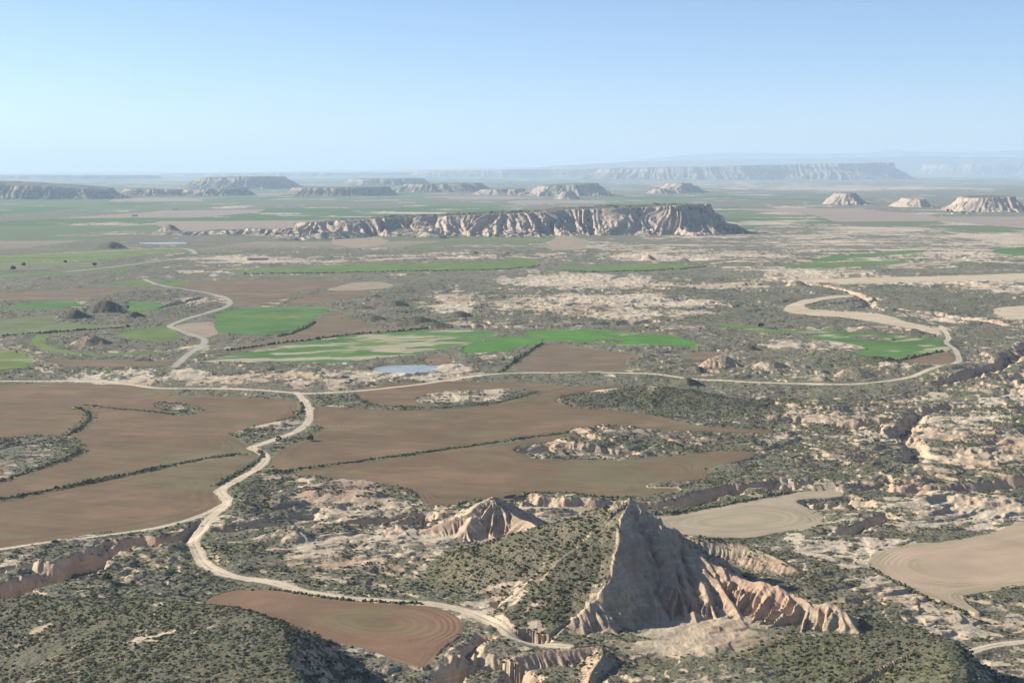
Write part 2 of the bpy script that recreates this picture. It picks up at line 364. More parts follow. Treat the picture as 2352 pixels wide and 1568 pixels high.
paint([(2600,1120),(2352,1194),(2226,1239),(2039,1254),(1985,1288),(1999,1300),(2039,1331),(2089,1356),(2164,1381),(2226,1404),(2256,1408),(2239,1396),(2207,1370),(2213,1364),(2352,1343),(2600,1310)], PALE, 'wide pale furrowed field at the right edge', (.40, .305, .21), fd=True)
paint([(455,1383),(525,1356),(600,1352),(675,1362),(778,1378),(975,1386),(1027,1400),(1056,1417),(1066,1436),(1060,1457),(1015,1481),(990,1518),(975,1535),(938,1525),(838,1490),(738,1466),(620,1432),(500,1400)], BROWN, 'reddish ploughed field beside the near hill, ringed with furrows', CR, fd=True)
# scrubby islands inside fields
for p in ([(0,1008),(60,1000),(150,996),(180,1013),(186,1036),(150,1055),(60,1085),(0,1105),(-80,1130),(-80,1010)],
          [(345,925),(370,922),(440,929),(472,941),(425,956),(388,951)],
          [(938,917),(1000,900),(1120,893),(1250,897),(1160,921),(1100,929),(1000,932)],
          [(571,986),(640,965),(680,962),(700,972),(660,992),(600,1010),(540,1002)],
          [(1355,782),(1400,777),(1440,781),(1430,787),(1370,788)],
          [(1764,766),(1800,763),(1860,764),(1896,768),(1870,771),(1800,770)], [(1940,772),(1990,770),(2040,776),(2090,781),(2040,784),(1960,778)]):
    paint(p, SCRUB)
paint([(0,1062),(18,1078),(0,1098),(-120,1110),(-120,1060)], BROWN, 'small brown corner inside the scrubby island at the left edge', CR, fd=True)
# hedges as uncultivated strips
HEDGES = [
 ([(-40,1158),(0,1148),(150,1119),(300,1089),(420,1062),(548,1039)], 6, 'straight dark hedge between the two brown fields left of the track'),
 ([(614,1088),(760,1067),(900,1048),(1000,1034),(1180,1009),(1305,991)], 6, 'long straight hedge across the brown fields right of the track'),
 ([(152,1000),(180,985),(205,965),(206,952),(190,940),(170,935)], 6, 'curled hedge rising from the scrubby island at the left'),
 ([(195,931),(260,938),(350,945),(400,953)], 4, 'thin hedge running to the small scrubby island'),
 ([(500,1115),(540,1090),(585,1062),(606,1046),(596,1034)], 5, 'dark hedge hugging the left side of the winding track'),
 ([(684,955),(696,940),(690,925)], 6, 'short hedge left of the track below the junction'),
 ([(812,905),(826,924),(870,934),(940,937),(1010,935),(1100,930),(1160,920),(1240,899)], 6, 'curving green hedge along the looped brown field'),
 ([(722,738),(712,748),(690,758),(640,772)], 9, 'dark hedge round the corner of the large green field'),
 ([(0,1106),(60,1085),(150,1055),(184,1035)], 6, 'dark hedge along the lower side of the left scrubby island'),
 ([(1050,1158),(1100,1153),(1176,1141),(1215,1132),(1260,1134),(1350,1144),(1460,1146)], 5, 'dark hedge along the lower edge of the long brown field'),
 ([(620,1352),(680,1362),(778,1377),(900,1384),(975,1386)], 3.5, 'low hedge between the near track and the reddish field'),
 ([(1149,853),(1180,830),(1244,789)], 7, 'hedge up the left side of the brown triangular field'),
 ([(520,806),(560,800),(640,788),(700,783),(800,768),(870,764),(980,756)], 8, 'long dark hedge above the patchy green field'),
 ([(-40,776),(60,768),(160,760),(280,753),(300,752)], 9, 'dark hedge line under the mottled light green field'),
 ([(560,629),(800,627),(1000,622),(1200,618),(1240,609)], 12, 'dark bank hedge along the foot of the long green strip'),
 ([(1290,622),(1400,624),(1560,620),(1625,611)], 12, 'dark bank hedge along the foot of the second green strip'),
 ([(2030,838),(2060,829),(2110,818),(2165,806)], 7, 'dark hedge above the brown sliver field at the right'),
 ([(1505,1183),(1551,1180),(1651,1160),(1764,1140),(1826,1127)], 5, 'hedge along the far side of the pale hooked field'),
 ([(2000,1302),(2040,1333),(2089,1358),(2164,1383),(2226,1405)], 4, 'low hedge along the near side of the wide pale field'),
]
for p, w, l in HEDGES: line(p, w, SCRUB)
# water
paint([(845,845),(885,838),(996,838),(1014,843),(985,854),(915,857),(870,852)], WATER, 'pale blue pond beside the level track', (0, 0, 0))
paint([(312,558),(340,556.5),(418,556),(430,559),(403,560.5),(330,560)], WATER, 'far blue pond below the lone cone hill', (0, 0, 0))
paint([(782,833),(790,831),(798,834),(788,837)], WATER, 'tiny puddle left of the near pond', (0, 0, 0))
# roads
CRD = (.56, .46, .33); CRG = (.37, .335, .28)
ROADS = []
def road(pts, w, label, c):
    ROADS.append((pts, w)); return line(pts, w, ROAD, label, c)
i_lvl = road([(-300,878),(0,876),(120,876),(240,875),(300,883),(360,892),(460,892),(560,894),(650,901),(700,905),(800,900),(900,890),(1000,878),(1080,865),(1150,858),(1250,856),(1400,856),(1530,860),(1580,870),(1700,876),(1820,882),(1920,885),(2010,882),(2060,872),(2110,860),(2160,845),(2200,832),(2206,824),(2195,800),(2170,785),(2182,775),(2160,748)], 6.5, 'level pale track running across the whole plain', CRD)
i_wind = road([(680,902),(700,920),(711,945),(712,962),(697,982),(665,998),(600,1020),(572,1028),(592,1034),(614,1047),(600,1070),(560,1095),(512,1120),(502,1130),(525,1150),(515,1165),(480,1190),(455,1220),(440,1242),(450,1265),(462,1290),(490,1312),(540,1327),(600,1333),(650,1343),(690,1358),(760,1370),(850,1377),(940,1382),(1010,1387),(1080,1405),(1130,1430),(1180,1460),(1240,1478),(1300,1484)], 7.0, 'winding pale track leading down past the reddish field', CRD)
i_frk = road([(-300,1300),(0,1262),(60,1252),(200,1236),(360,1213),(440,1193),(500,1166),(522,1152)], 4.2, 'pale track forking along the lower brown field', CRD)
i_up = road([(400,841),(430,815),(465,792),(472,780),(450,770),(400,755),(385,748),(420,735),(500,712),(530,700),(525,685),(490,675),(430,665),(370,657),(330,642)], 8.5, 'grey track climbing in bends past the green fields', CRG)
road([(100,584),(300,574),(410,569),(443,575),(447,583)], 14, 'faint grey track below the far pond', CRG)
road([(150,624),(240,616),(340,603),(440,590),(540,584),(620,582)], 12, 'faint grey track from the far left fields to the mesa', CRG)
road([(1380,555),(1450,575),(1530,580),(1600,583)], 14, 'faint brown track below the right part of the mesa', (.36,.29,.22))
road([(2600,1455),(2352,1470),(2280,1478),(2230,1492),(2190,1510)], 5, 'short pale track behind the near right hill', CRD)
line([(430,640),(520,640),(600,628)], 8, SCRUB)
line([(95,770),(86,782),(92,795),(150,808),(210,815),(280,813),(350,808),(380,808)], 16, GREEN, 'thin yellow green contour strip round the grey mound', CG2, name='field')
print('regions', len(REG), time.time() - T0)

# ------------------------------------------------------------------ relief
isf = (RID > 0).astype(np.float32)
def blur(a, kr, kc):
    c = np.cumsum(np.pad(a, ((kr + 1, kr), (0, 0)), mode='edge'), 0, dtype=np.float64); a = (c[2 * kr + 1:] - c[:-2 * kr - 1]) / (2 * kr + 1)
    c = np.cumsum(np.pad(a, ((0, 0), (kc + 1, kc)), mode='edge'), 1, dtype=np.float64); return (c[:, 2 * kc + 1:] - c[:, :-2 * kc - 1]) / (2 * kc + 1)
FM = blur(blur(isf, 3, 8), 2, 6)
FD = lerp(FD, blur(blur(FD, 14, 40), 14, 40).astype(np.float32), sst(4, 16, FD) * (FM > .5) * (~np.isin(RID, [i for i, r in enumerate(REG) if r[1] == ROAD]))).astype(np.float32)
def blob(cx, cy, rx, ry, s=1.0, acc=None, soft=.45):
    """soft patch on the plain, centred on a point of the photo"""
    x0, y0, _ = at(cx, cy); rxw = rx * K / F * y0; ya = at(cx, max(cy - ry, 392))[1]; yb = at(cx, cy + ry)[1]
    Ry = np.where(Y > y0, ya - y0, y0 - yb)
    q = np.sqrt(((X - x0) / rxw) ** 2 + ((Y - y0) / Ry) ** 2)
    return s * sst(1 + soft, 1 - soft, q)
n = NEAR
badl = np.zeros((NR, NC)); bare = np.zeros((NR, NC)); grn = np.zeros((NR, NC))
for a in ((2150,1010,420,110,.85),(2300,860,220,110,1),(1950,925,260,50,.8),(2100,1130,330,60,.9),(1400,1015,230,35,.8),(1700,690,900,55,.9),(2200,690,400,60,.9),(1650,560,900,50,.5),(2150,560,420,50,.8),
          (1300,740,300,25,.7),(1750,830,250,40,.7),(1950,850,200,25,.6),(850,1170,260,70,.9),(1050,1270,300,70,.35),(200,1300,300,50,.5),(1100,1520,180,60,.8),(2130,1370,240,80,.35),(1300,1180,200,20,.6),
          (800,870,300,18,.4),(300,835,350,30,.4),(1100,590,500,15,.5),(450,690,120,20,.5)):
    badl = np.maximum(badl, blob(*a))
for a in ((325,866,180,20,.72),(560,868,120,12,.6),(880,874,210,22,.8),(1010,846,90,10,.7),(2180,917,260,17,.8),(2180,1185,240,45,.72),(2060,1262,140,30,.85),(2180,1320,120,30,.6),(900,1262,330,42,.66),(1250,1215,140,30,.5),
          (1350,646,200,17,1.0),(1650,655,140,9,.6),(1430,690,270,16,.85),(1250,700,120,22,.6),(1440,722,100,12,.85),(1650,730,110,14,.85),(1900,755,320,7,.7),(2060,645,330,17,.95),(1820,622,200,10,.7),(2250,660,140,14,.8),(2160,728,220,13,.9),(2010,693,60,6,.8),
          (1900,792,140,11,.85),(2085,843,90,9,.85),(1700,770,90,9,.6),(1000,700,80,20,.5),(1050,745,110,8,.5),
          (2200,550,420,34,.72),(1950,575,500,24,.6),(1620,560,500,30,.35),(2000,600,400,14,.5),(1600,505,900,30,.35),(2050,520,400,30,.36),(1950,432,300,5,.9),(1700,425,250,8,.5),
          (480,690,80,10,.8),(400,690,60,8,.6),(560,592,60,8,.9),(700,598,260,8,.6),(1100,590,300,9,.6),(1530,590,130,11,.9),(1780,590,160,9,.7),(430,800,110,9,.6),(320,808,90,8,.4),(480,1375,110,25,.6),
          (1760,840,110,16,.6),(1660,832,60,14,.7),(1860,868,60,8,.8),(1950,960,160,15,.4),(2200,1010,220,60,.5),(2280,1040,120,40,.6),
          (130,1020,70,18,.5),(1070,908,90,14,.6),(420,940,50,8,.6),(630,980,50,10,.6),(1460,905,50,12,.4),(1120,1400,140,30,.35),(2280,1530,130,30,.6),(1560,1545,180,25,.35),
          (350,1556,90,16,1.0),(120,1556,120,9,.7),(60,1480,50,30,.45),(330,1500,30,40,.62),(700,1500,60,40,.4),(1395,906,40,12,.9),(800,1150,150,36,.6),(700,1140,60,20,.5),(1340,1196,90,16,1.25),(1235,1228,90,18,1.15),(1120,1268,90,16,1.0),(1170,1238,120,20,1.0),(1255,1188,90,14,1.0),(1180,1395,50,34,.9),(1230,1440,40,24,.9),
          (1960,1275,110,34,.8),(2060,1345,110,40,.72),(2170,1425,90,38,.7),(2120,1490,90,22,.75),(1680,1400,180,60,.5),(1640,1500,140,18,.55)):
    bare = np.maximum(bare, blob(*a))
clean = np.zeros((NR, NC))
for a in ((2110,690,185,32,1),(1690,679,140,12,1),(1830,736,290,17,1),(1620,838,60,10,.6),(1850,820,150,12,.9),(700,640,100,8,.7),(1350,775,200,8,.7),(1900,900,200,24,.8),(1700,1075,180,24,.8),(1950,1085,140,18,.7),(1450,1030,60,10,.5)):
    clean = np.maximum(clean, blob(*a, soft=.3))
badl *= 1 - .8 * clean; bare *= 1 - clean
# plain undulation and terraced gullied ground
Z = 1.4 * fbm(X / 310, Y / 310, 3) + 6 * sst(2500, 9000, Rg) * fbm(X / 1900, Y / 1900, 3)
wx = 14 * gn(X[:n] / 60, Y[:n] / 60); wy = 14 * gn(X[:n] / 60 + 9, Y[:n] / 60 + 30)
q = 2.6 * fbm((X[:n] + wx) / 150 + 3, (Y[:n] + wy) / 85, 5, .52) + 10
ter = np.floor(q) + sst(.40, .56, q - np.floor(q))
ter = (ter - 10) * 3.6 + (q - 10) * .8
q2 = 2.2 * fbm((X[:n] + wx) / 46 + 3, (Y[:n] + wy) / 30 + 8, 4, .55) + 10
te2 = (np.floor(q2) + sst(.38, .58, q2 - np.floor(q2)) - 10) * 1.7
rg = ridged((X[:n] + wx) / 34, (Y[:n] + wy) / 26, 4)
small = .55 * fbm(X[:n] / 11, Y[:n] / 11, 4, .6)
bd = badl[:n] * (1 - FM[:n])
free = 1 - FM[:n]; fd_ = 1 - .65 * sst(1300, 2000, Rg[:n])
Z[:n] += (bd * (ter * .6 + (te2 * .9 + 2.0 * rg) * fd_) + free * (1 - badl[:n]) * (.25 * ter + .35 * te2 + .8 * rg)) + free * small + free * bare[:n] * sst(1200, 1700, Rg[:n]) * 3.0 * (ridged(X[:n] / 40, Y[:n] / 30, 4, 8) - .5)
Z *= np.where(RID > 0, .25, 1)
Z[:n] = lerp(Z[:n], Z[:n] * .3, FM[:n])
print('relief', time.time() - T0)
# hills ---------------------------------------------------------------
BOWL = blob(1570,1440,190,60) * (Rg < 680)
HR = np.zeros((NR, NC), np.int16); DARK = np.zeros((NR, NC)); FACE = np.zeros((NR, NC)); ROCK = np.zeros((NR, NC)); VEG = np.full((NR, NC), np.nan)
def hill(ridges, sl_LRBF, flute=1.0, lam=7.0, reg=None, rock=0.0, pad=60, cap=0.0, conc=.0, base=0.0, vegdir=None, rill=1.0, flim=True, dark=None, big=0.0, face=None, sFR=None):
    """ridges: polylines of (photo x, photo y, forward distance); slopes to the left, right, back, front"""
    RL = []
    for r in ridges: RL.append(np.array([at(a, b, d) for a, b, d in r]))
    allp = np.vstack(RL); s_ = window(allp[:, :2], pad); x, y = X[s_], Y[s_]
    wob = 2.0 * gn(x / 17, y / 17); wob2 = 2.0 * gn(x / 17 + 77, y / 17)
    fp = inpoly(x, y, face) if (face is not None and sFR is not None) else None
    KI = np.zeros(x.shape); best = np.full(x.shape, -1e9); U = np.zeros(x.shape); D = np.zeros(x.shape); SX = np.zeros(x.shape); SY = np.zeros(x.shape); SS = np.ones(x.shape)
    sL, sR, sB, sF = sl_LRBF
    for k, P in enumerate(RL):
        if len(P) > 2: P = chaikin(P, 1, False)
        d, S, zz, dx, dy = segd(x + wob, y + wob2, P[:, :2], False, P[:, 2])
        sl = dx * dx * np.where(dx > 0, sR, sL) + dy * dy * np.where(dy > 0, sB, sF if sFR is None else sF + (sFR - sF) * sst(-.05, .3, dx))
        d0 = np.maximum(d - cap, 0)
        h = zz - sl * d0 * (1 - conc * np.clip(d0 / 60, 0, 1))
        if fp is not None and k > 0: h = np.where(fp, zz - 1.25 * d, h)
        m = h > best; best = np.where(m, h, best); D = np.where(m, d, D); SX = np.where(m, dx, SX); SS = np.where(m, sl, SS)
        KI = np.where(m, k, KI); U = np.where(m, S + 14 * np.arctan2(dy, dx) + 50 * k, U)
    u = U + 1.6 * gn(x / 9, y / 9)
    steep = sst(.42, .62, SS)
    fl = (1 - np.abs(gn(u / lam, D / 60.0)) * 2.2) * 1.0 + rill * .45 * (1 - np.abs(gn(u / lam * 2.7 + 5, D / 25.0)) * 2.2)
    fa = flute * steep * sst(0, 6, D) * np.clip(.45 + D / 16, 0, 1.9)
    h = best + fa * (fl - .9) + (1 - steep) * (.8 * fbm(x / 14, y / 14, 3) + .5 * fbm(x / 45, y / 45, 2)) * sst(0, 10, D)
    h = h + steep * sst(2, 9, D) * .9 * min(flute, 2) * (ridged((x + wob) / 10, (y + wob2) / 10, 4) - .5)
    h = h + .22 * fbm(x / 2.6, y / 2.6, 3, .6) + steep * sst(1, 8, D) * (.35 * flute ** .5 * (1 - np.abs(gn(u / 1.7, D / 14)) * 2.2) + big * (1 - np.abs(gn(u / 15 + 3, D / 50)) * 2.2 - .5))
    h = h + base
    if flim: h = lerp(h, -4.0, sst(.35, .85, FM[s_]))
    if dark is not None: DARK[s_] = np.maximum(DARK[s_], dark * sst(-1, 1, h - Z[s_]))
    z = Z[s_].copy(); kk = 2.5
    hm = np.clip(.5 + .5 * (h - z) / kk, 0, 1); zn = z + (h - z) * hm + kk * hm * (1 - hm) * .5
    up = (h > z)
    Z[s_] = np.where(h > z - kk, zn, z)
    ww = sst(-1.0, 1.5, h - z)
    if face is not None:
        FACE[s_] = np.maximum(FACE[s_], ww * inpoly(x + wob, y + wob2, face))
    ROCK[s_] = lerp(ROCK[s_], rock, ww)
    if reg: HR[s_][(h > z + .4)] = reg
    return s_, h, up, SX, SS, D
HILLS = [None]
def hreg(name, label): HILLS.append((name, label)); return len(HILLS) - 1
FACEP = np.array([at(*q)[:2] for q in ((1445,1140,676),(1423,1200,654),(1407,1290,628),(1387,1350,609),(1345,1392,600),(1293,1432,594),(1262,1460,588),(1262,1500,570),(2060,1500,570),(2010,1440,600),(1914,1379,612),(1809,1352,622),(1701,1324,641),(1613,1280,658),(1551,1227,670),(1480,1163,680))])
r_main = hreg('butte', 'main pointed badland peak with fluted right face and scrubby left slope')
hill([[(1440,1150,673),(1428,1200,653),(1412,1290,627),(1392,1350,608),(1350,1392,599),(1300,1432,593),(1275,1460,588)],
      [(1440,1152,673),(1400,1172,680),(1350,1192,690),(1280,1205,700),(1200,1235,705),(1120,1262,704),(1040,1298,698)],
      [(1395,1174,678),(1382,1250,652),(1335,1340,628),(1290,1405,609)],
      [(1330,1196,692),(1300,1270,665),(1250,1340,642),(1200,1400,622)],
      [(1260,1212,701),(1200,1290,672),(1140,1350,650)]],
     (.34, .90, .8, .42), flute=2.2, lam=7, reg=r_main, rock=1, dark=.9, big=1.4, face=FACEP, sFR=.88)
hill([[(1445,1141,672),(1475,1163,669),(1501,1183,666),(1526,1211,663),(1551,1227,660),(1573,1252,657),(1613,1280,649),(1666,1302,640),(1701,1324,633),(1758,1337,624),(1809,1352,616),(1836,1372,610),(1874,1385,605),(1914,1379,603),(1950,1420,594),(1985,1470,585)],
      [(1526,1214,662),(1562,1300,640),(1585,1365,622)], [(1573,1254,656),(1605,1320,636),(1628,1375,620)], [(1613,1282,648),(1652,1345,630),(1700,1410,610)], [(1701,1326,632),(1738,1385,616),(1765,1435,603)],
      [(1500,1360,624),(1530,1425,606)], [(1590,1400,612),(1605,1450,600)],
      [(1518,1203,663),(1536,1270,645),(1550,1330,629)], [(1478,1290,641),(1500,1370,620),(1512,1420,607)], [(1535,1432,602),(1548,1474,592)], [(1640,1420,607),(1660,1455,599)],
      [(1385,1385,603),(1412,1440,592),(1450,1488,583)], [(1330,1415,596),(1348,1468,586)], [(1440,1420,603),(1475,1478,590)]],
     (.72, .8, .8, .74), flute=4.2, lam=7.0, reg=r_main, rock=1, conc=.16, base=-.2, big=2.2, face=FACEP)
r_sec = hreg('butte', 'smaller pale fluted peak left of the main one')
hill([[(1133,1140,775),(1105,1152,772),(1075,1178,762),(1040,1192,759),(1000,1208,757),(960,1226,754),(930,1245,750)],
      [(1133,1140,775),(1165,1150,782),(1200,1170,790)], [(1085,1185,757),(1070,1215,748)], [(1140,1165,768),(1165,1200,757)], [(1133,1142,775),(1185,1188,764),(1245,1212,738)]],
     (.50, .55, .6, .55), flute=2.4, lam=5, reg=r_sec, rock=1, big=1.2)
r_bh = hreg('hill', 'low fluted ridge in the shade behind the main peak')
hill([[(1590,1228,715),(1700,1246,712),(1790,1284,690),(1850,1312,680),(1880,1335,672)]], (.5, .45, .5, .6), flute=1.0, lam=6, reg=r_bh, rock=.8)
r_tan = hreg('hill', 'tiny pale knoll on the saddle between the peaks')
hill([[(1225,1163,812),(1262,1166,810),(1290,1172,806)]], (.5, .5, .5, .7), flute=.8, lam=4, reg=r_tan, rock=.9)
r_nw = hreg('hill', 'eroded badland mound with reddish walls under the long brown field')
hill([[(640,1146,842),(700,1126,858),(760,1110,868),(800,1104,872),(850,1112,868),(900,1122,862),(955,1140,850)],[(690,1128,857),(740,1134,846),(800,1128,850),(860,1134,846)]],
     (.4, .5, .3, .34), flute=3.4, lam=8, reg=r_nw, rock=1, big=3.2, cap=2, base=1.5)
r_m1 = hreg('hill', 'small dark backed cone left of the pale saddle')
hill([[(560,1240,748),(620,1222,745),(676,1205,742)],[(676,1205,742),(700,1232,735)]], (.35, .85, .5, .45), flute=.5, lam=7, reg=r_m1, rock=.2)
r_m2 = hreg('hill', 'low ribbed clay knoll on the pale ground')
hill([[(765,1240,735),(800,1237,735),(838,1243,733)]], (.6, .8, .3, 1.0), flute=.9, lam=4, reg=r_m2, rock=.9, pad=30, cap=1.5)
r_m3 = hreg('hill', 'scrubby cone standing on the pale saddle')
hill([[(1020,1262,707),(1045,1285,700)],[(960,1282,700),(985,1300,690)]], (.55, .55, .5, .5), flute=.4, reg=r_m3, rock=.2, pad=30)
r_mr = hreg('hill', 'row of clay ribs above the near track')
hill([[(740,1300,690),(790,1297,690),(830,1300,688)]], (.6, .8, .3, .9), flute=.9, lam=4, reg=r_mr, rock=.9, pad=25, cap=1)
r_sp = hreg('hill', 'tan fluted spur in front of the main peak')
hill([[(1185,1506,556),(1240,1495,560),(1300,1489,563),(1385,1480,566)],[(1385,1480,566),(1440,1515,558),(1485,1545,550)],[(1385,1482,565),(1370,1530,542),(1345,1580,520),(1335,1640,500)]],
     (.55, .75, .35, .75), flute=2.2, lam=4.5, reg=r_sp, rock=1, big=1.0)
r_ll = hreg('hill', 'big scrub covered hill at the bottom left with a steep shaded side')
hill([[(-500,1395,640),(-100,1380,632),(200,1376,612),(440,1385,580),(570,1405,552),(628,1432,532),(645,1470,508),(655,1520,480),(668,1580,448),(700,1680,415)]],
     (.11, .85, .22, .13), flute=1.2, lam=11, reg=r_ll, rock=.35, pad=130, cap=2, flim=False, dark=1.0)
r_lr = hreg('hill', 'big scrub covered hill at the bottom right with a steep shaded side')
hill([[(1790,1473,570),(1900,1462,562),(2050,1458,553),(2160,1464,543),(2185,1485,532),(2198,1530,505),(2210,1600,470),(2230,1700,425)]],
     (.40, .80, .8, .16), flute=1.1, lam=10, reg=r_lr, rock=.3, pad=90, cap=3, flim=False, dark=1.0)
r_lt = hreg('hill', 'low tan ridge running down left of the near right hill')
hill([[(1540,1560,548),(1650,1515,560),(1790,1474,569)]], (.4, .5, .8, .3), flute=.8, lam=6, reg=r_lt, rock=.8, flim=False, dark=.3)
r_rr = hreg('hill', 'dark scrubby rise between the main peak and the near right hill')
hill([[(1990,1420,600),(2060,1432,596),(2130,1452,585)],[(1935,1400,606),(1990,1420,600)]], (.4, .4, .5, .35), flute=.6, lam=8, reg=r_rr, rock=.4, pad=50, dark=.9)
r_sc = hreg('hill', 'broad dark scrubby hill beyond the brown fields')
hill([[(1375,903,1218),(1430,891,1232),(1485,886,1236),(1560,894,1230),(1640,913,1205)]], (.12, .12, .2, .17), flute=1.5, lam=18, reg=r_sc, rock=.5, pad=90, cap=4, dark=.55)
# smaller hills of the middle distance: apex, base line, half width
HS = [(240,686,722,85,'taller of the dark twin hills between green fields'),(142,686,702,34,'low dark hill left of the taller twin'),(185,738,750,55,'flat dark mound below the twin hills'),(212,768,792,62,'grey pointed mound ringed by the contour strip'),
      (620,651,657,12,'tiny knoll alone on the upper brown field'),(905,688,706,58,'dark rounded hill above the brown curling field'),(835,699,714,40,'lower dark hill left of the rounded one'),(1055,712,730,45,'dark hill nearest the pale badlands'),
      (960,724,748,92,'long dark scrubby hill above the patchy field'),(590,755,768,26,'small hump below the large green field'),(1660,813,850,80,'eroded hill with pale gullies above the level track'),(1582,864,884,34,'dark cone beside the level track'),
      (1885,862,882,45,'small bare hill under the right part of the track'),(1720,790,812,55,'dark scrubby rise behind the little brown field'),(1832,643,660,42,'grey eroded mound left of the tan wash'),(1490,583,598,22,'jagged pale knoll below the mesa'),
      (1572,588,600,15,'second pale knoll below the mesa'),(390,514,532,36,'lone cone hill beyond the far pond'),(255,552,572,52,'dark ridge left of the far pond'),(645,966,984,40,'pale mound beside the winding track'),(1165,576,585,16,'dark hump between mesa and green strip'),
      (1090,574,584,16,'dark hump left of the other under the mesa'),(2010,815,840,110,'low scrubby swell left of the right hand track'),(720,853,872,60,'scrubby bump left of the near pond'),(168,708,734,62,'dark scrubby skirt hill in front of the twin hills'),(305,713,733,40,'small dark hill right below the bright green field'),(1000,738,752,70,'dark low hill above the leaf shaped green field'),(860,722,736,45,'dark low hill above the long patchy field'),(1770,826,852,70,'broad eroded hill with pale streaks above the level track'),(1965,842,868,70,'pale eroded hill left of the right hand track bend'),(1600,838,856,45,'scrubby knob left of the pale streaked hill'),(1000,1086,1096,22,None)]
for px, pa, pb, hw, lab in HS:
    if lab is None: continue
    y0 = at(px, pb)[1]; wm = hw * K / F * y0; wd = min(wm, (at(px, pb - 6)[1] - y0) * .8 + 15); yc = y0 + wd * .55
    zc = at(px, pa, yc)[2] * (1.3 if 'dark' in lab else 1.1); r_ = hreg('hill', lab); e = hw * .35
    mx = .52 if ('dark' in lab or 'scrubby' in lab) else .78; s_ = min(mx, zc / (wm * .62)); sf = min(mx, zc / (wd * .8 + 2))
    hill([[(px - e, pa + (pb - pa) * .22, yc), (px, pa, yc), (px + e, pa + (pb - pa) * .3, yc)]], (s_, s_ * 1.15, sf, sf), flute=.7 if hw < 70 else 1.2, lam=max(6, wm / 6), reg=r_, rock=.45 if lab.find('dark') >= 0 else .8, pad=wm + 30, dark=1.25 if 'dark' in lab else (.9 if 'scrubby' in lab else .1))
# gullied ribs of real clay on the bare side of the main peak
_s = window(FACEP, 5); _x, _y = X[_s], Y[_s]; _p = _x * .94 + _y * .35 + 2.2 * gn(_x / 14, _y / 14); _q = _y * .94 - _x * .35
_rb = (1 - np.abs(gn(_p / 6.5, _q / 34)) * 2.3) + .45 * (1 - np.abs(gn(_p / 2.6 + 9, _q / 16)) * 2.3)
Z[_s] += FACE[_s] * sst(.5, 5, Z[_s]) * sst(42, 33, Z[_s]) * 1.25 * (_rb - .75)
# gullies -------------------------------------------------------------
def gully(pts, w, d, flr=.5):
    P = chaikin(g2(pts), 2, False); s_ = window(P, w * 2.5); x, y = X[s_], Y[s_]
    fine = 1.3 * (ridged(x / 5.5, y / 5.5, 2) - .5)
    dd = segd(x + .32 * w * gn(x / (w * .9), y / (w * .9)) + .12 * w * gn(x / (w * .25), y / (w * .25)), y + .32 * w * gn(x / (w * .9) + 33, y / (w * .9)), P)[0] + fine
    tw = 1.2 + .16 * w * (1.1 + gn(x / 21, y / 21)); S = sst(0, 1, (w / 2 + tw - dd) / (2 * tw))
    lim = sst(.75, .25, FM[s_])
    cut = d * S * lim * (1 - .15 * gn(x / 8, y / 8)) * (HR[s_] == 0)
    Z[s_] -= cut; ROCK[s_] = np.maximum(ROCK[s_], sst(.02, .3, S) * .3)
gully([(345,1250),(300,1254),(240,1268),(195,1295),(120,1325),(40,1350),(-120,1385)], 20, 11)
gully([(470,1196),(448,1218),(425,1235),(380,1240),(345,1250)], 7, 6)
gully([(0,1310),(60,1295),(120,1310)], 8, 4)
gully([(520,1215),(600,1208),(680,1195),(760,1202),(850,1195),(920,1182),(965,1172),(985,1180)], 12, 7)
gully([(965,1172),(985,1185),(950,1205)], 10, 6)
gully([(1195,1142),(1215,1152),(1260,1156),(1320,1160),(1400,1162),(1490,1166),(1560,1160),(1620,1140),(1680,1122),(1760,1118),(1830,1110),(1900,1110)], 15, 8)
gully([(1900,1110),(1960,1120),(2010,1116),(2080,1125),(2150,1128),(2230,1120),(2290,1112),(2352,1105),(2450,1095)], 13, 7)
gully([(1730,962),(1800,958),(1880,965),(1960,972),(2030,965),(2100,955),(2180,935),(2260,940),(2352,938),(2450,930)], 16, 7)
gully([(2105,955),(2095,985),(2060,1005),(2110,1020),(2090,1060)], 14, 6)
gully([(1830,1150),(1880,1160),(1930,1150),(1990,1160)], 9, 5)
gully([(1910,1222),(1960,1218),(2000,1205),(2040,1190)], 9, 5)
gully([(2150,880),(2230,862),(2300,840),(2352,800),(2400,770)], 18, 7)
gully([(2230,862),(2290,870),(2352,860)], 12, 6)
gully([(1000,1590),(1035,1548),(1080,1520),(1130,1516),(1190,1530),(1215,1590)], 12, 8)
gully([(1080,1520),(1075,1490),(1110,1460)], 6, 4)
gully([(1155,1385),(1172,1405),(1178,1430),(1210,1455),(1240,1466)], 8, 6)
gully([(1890,700),(1930,693),(1985,690),(2020,685)], 14, 6)
gully([(1760,640),(1860,650),(1960,668),(2010,700),(1960,712)], 14, 6)
gully([(2000,706),(2080,716),(2180,722),(2260,738),(2352,750)], 14, 7)
gully([(1000,752),(1100,748),(1190,752),(1300,748),(1400,742),(1500,735)], 16, 6)
gully([(300,706),(330,715),(400,700),(480,680),(540,676)], 12, 4)
gully([(1180,1035),(1260,1030),(1350,1035),(1450,1040)], 10, 5)
# slope under the viewpoint
Z = np.maximum(Z, CAMH - 2.2 - Rg * .455 + 5 * fbm(X / 50, Y / 50, 3) * sst(20, 120, Rg))
